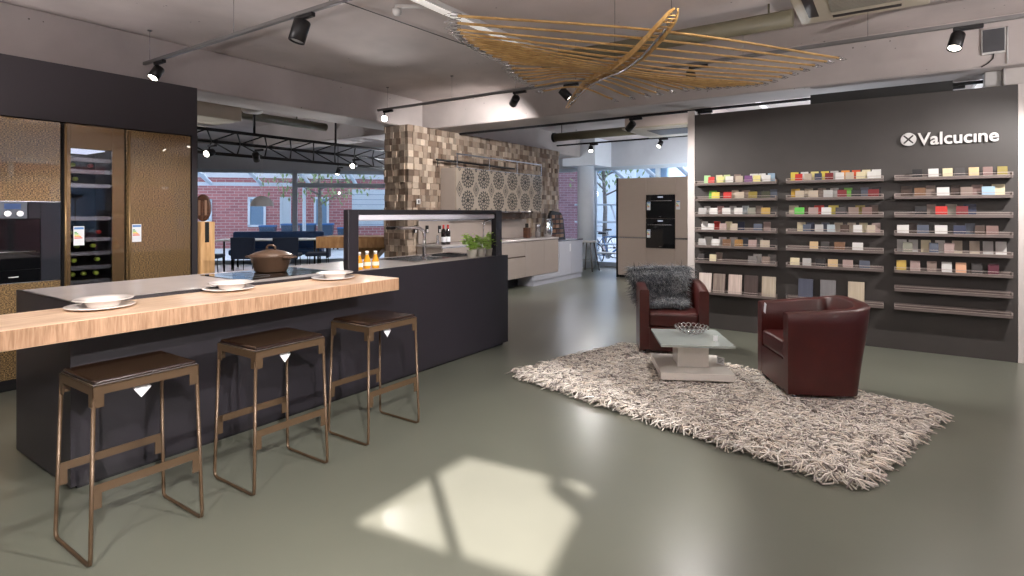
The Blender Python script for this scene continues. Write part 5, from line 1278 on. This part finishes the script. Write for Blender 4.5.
# wall screen + cable
ws_=thing('wall_monitor','flat grey screen box in a white frame on the cross beam at the top right','screen',(.683,6.828,2.865))
m=MB(); m.box(0,-.03,0,.172,.0,.235,.003,1); m.build('housing',M_dwhite,ws_)
m=MB(); m.box(.008,-.034,.018,.164,-.03,.227); m.build('screen_panel',mat('grey_mesh_screen',(72,72,76),.6),ws_)
m=MB(); m.tube([(.09,-.01,0),(.085,-.012,-.04),(.05,-.012,-.08),(-.0,-.012,-.11)],.005,6); m.build('cable',M_cable,ws_)
b=MB(); b.cyl((.868,6.81,2.76),(.868,6.81,3.10),.007,8); b.cyl((.868,6.985,2.585),(.868,6.985,2.76),.007,8); tag(b.build('conduit',M_dwhite),'thin white conduit beside the wall screen at the top right','conduit')

# glowing globes added as fill light, out of view beside the frame and behind partitions
M_fill=mat('fill_glow',(255,250,244),.4,emit=(255,242,234),estr=24.)
M_fill2=mat('fill_glow_cool',(255,250,244),.4,emit=(226,236,255),estr=26.)
def globe(x,y,z,label,mt=None,r=.15):
    t=thing('fill_globe',label,'lamp',(x,y,z),0,'added fill globes')
    m=MB(); m.lathe([(r*math.sin(PI*k/12),-r*math.cos(PI*k/12)) for k in range(13)],20); m.build('globe',mt or M_fill,t)
    m=MB(); m.cyl((0,0,r),(0,0,r+.05),.04,12); m.cyl((0,0,r+.05),(0,0,ZC-z-.001),.004,5); m.build('cable',M_cable,t)
globe(2.3,.6,2.25,'added fill globe right of the photographer',r=.11)
globe(2.6,2.2,2.25,'added fill globe right of the rug',r=.11)
globe(-8.7,9.0,2.05,'added fill globe behind the wood block wall',M_fill2)
globe(-.4,9.0,2.3,'added fill globe behind the charcoal partition',M_fill2)
def uplighter(x,y,label,power=150,h=1.75,col=(1,.945,.93)):  # floor lamps added out of view to brighten the ceiling
    t=thing('fill_uplighter',label,'lamp',(x,y,0),0,'added fill uplighters')
    m=MB(); m.lathe([(0,0),(.14,0),(.14,.015),(.02,.03),(0,.03)],24); m.build('base',M_blk2,t)
    m=MB(); m.cyl((0,0,.02),(0,0,h-.08),.012,10); m.build('pole',M_blk2,t)
    m=MB(); m.lathe([(0,h-.09),(.05,h-.085),(.13,h-.03),(.16,h),(.155,h),(.125,h-.025),(.045,h-.078),(0,h-.08)],28); m.build('bowl',M_blk2,t)
    ld=bpy.data.lights.new('fill_uplight','SPOT'); ld.energy=power*.8; ld.spot_size=math.radians(172); ld.spot_blend=.25; ld.shadow_soft_size=.08; ld.color=col
    lo=bpy.data.objects.new('fill_uplight',ld); C.objects.link(lo); lo.parent=t; lo.location=(0,0,h+.005); lo.rotation_euler=(PI,0,0)
uplighter(-4.7,.05,'added black fill uplighter beyond the near end of the oak bar',170)
uplighter(-1.6,-.7,'added black fill uplighter behind the photographer',200)
uplighter(1.7,1.2,'added black fill uplighter right of the photographer',200)
uplighter(2.2,4.4,'added black fill uplighter right of the armchairs',200)
uplighter(-9.3,2.9,'added black fill uplighter behind the bronze cabinets',190,col=(.95,.96,1))
uplighter(-7.9,8.9,'added black fill uplighter behind the wood block wall',190,col=(.92,.95,1))
uplighter(-1.0,9.6,'added black fill uplighter behind the charcoal partition',160,col=(.92,.95,1))
uplighter(-4.0,12.6,'added black fill uplighter behind the taupe oven cabinets',90,col=(.86,.93,1))
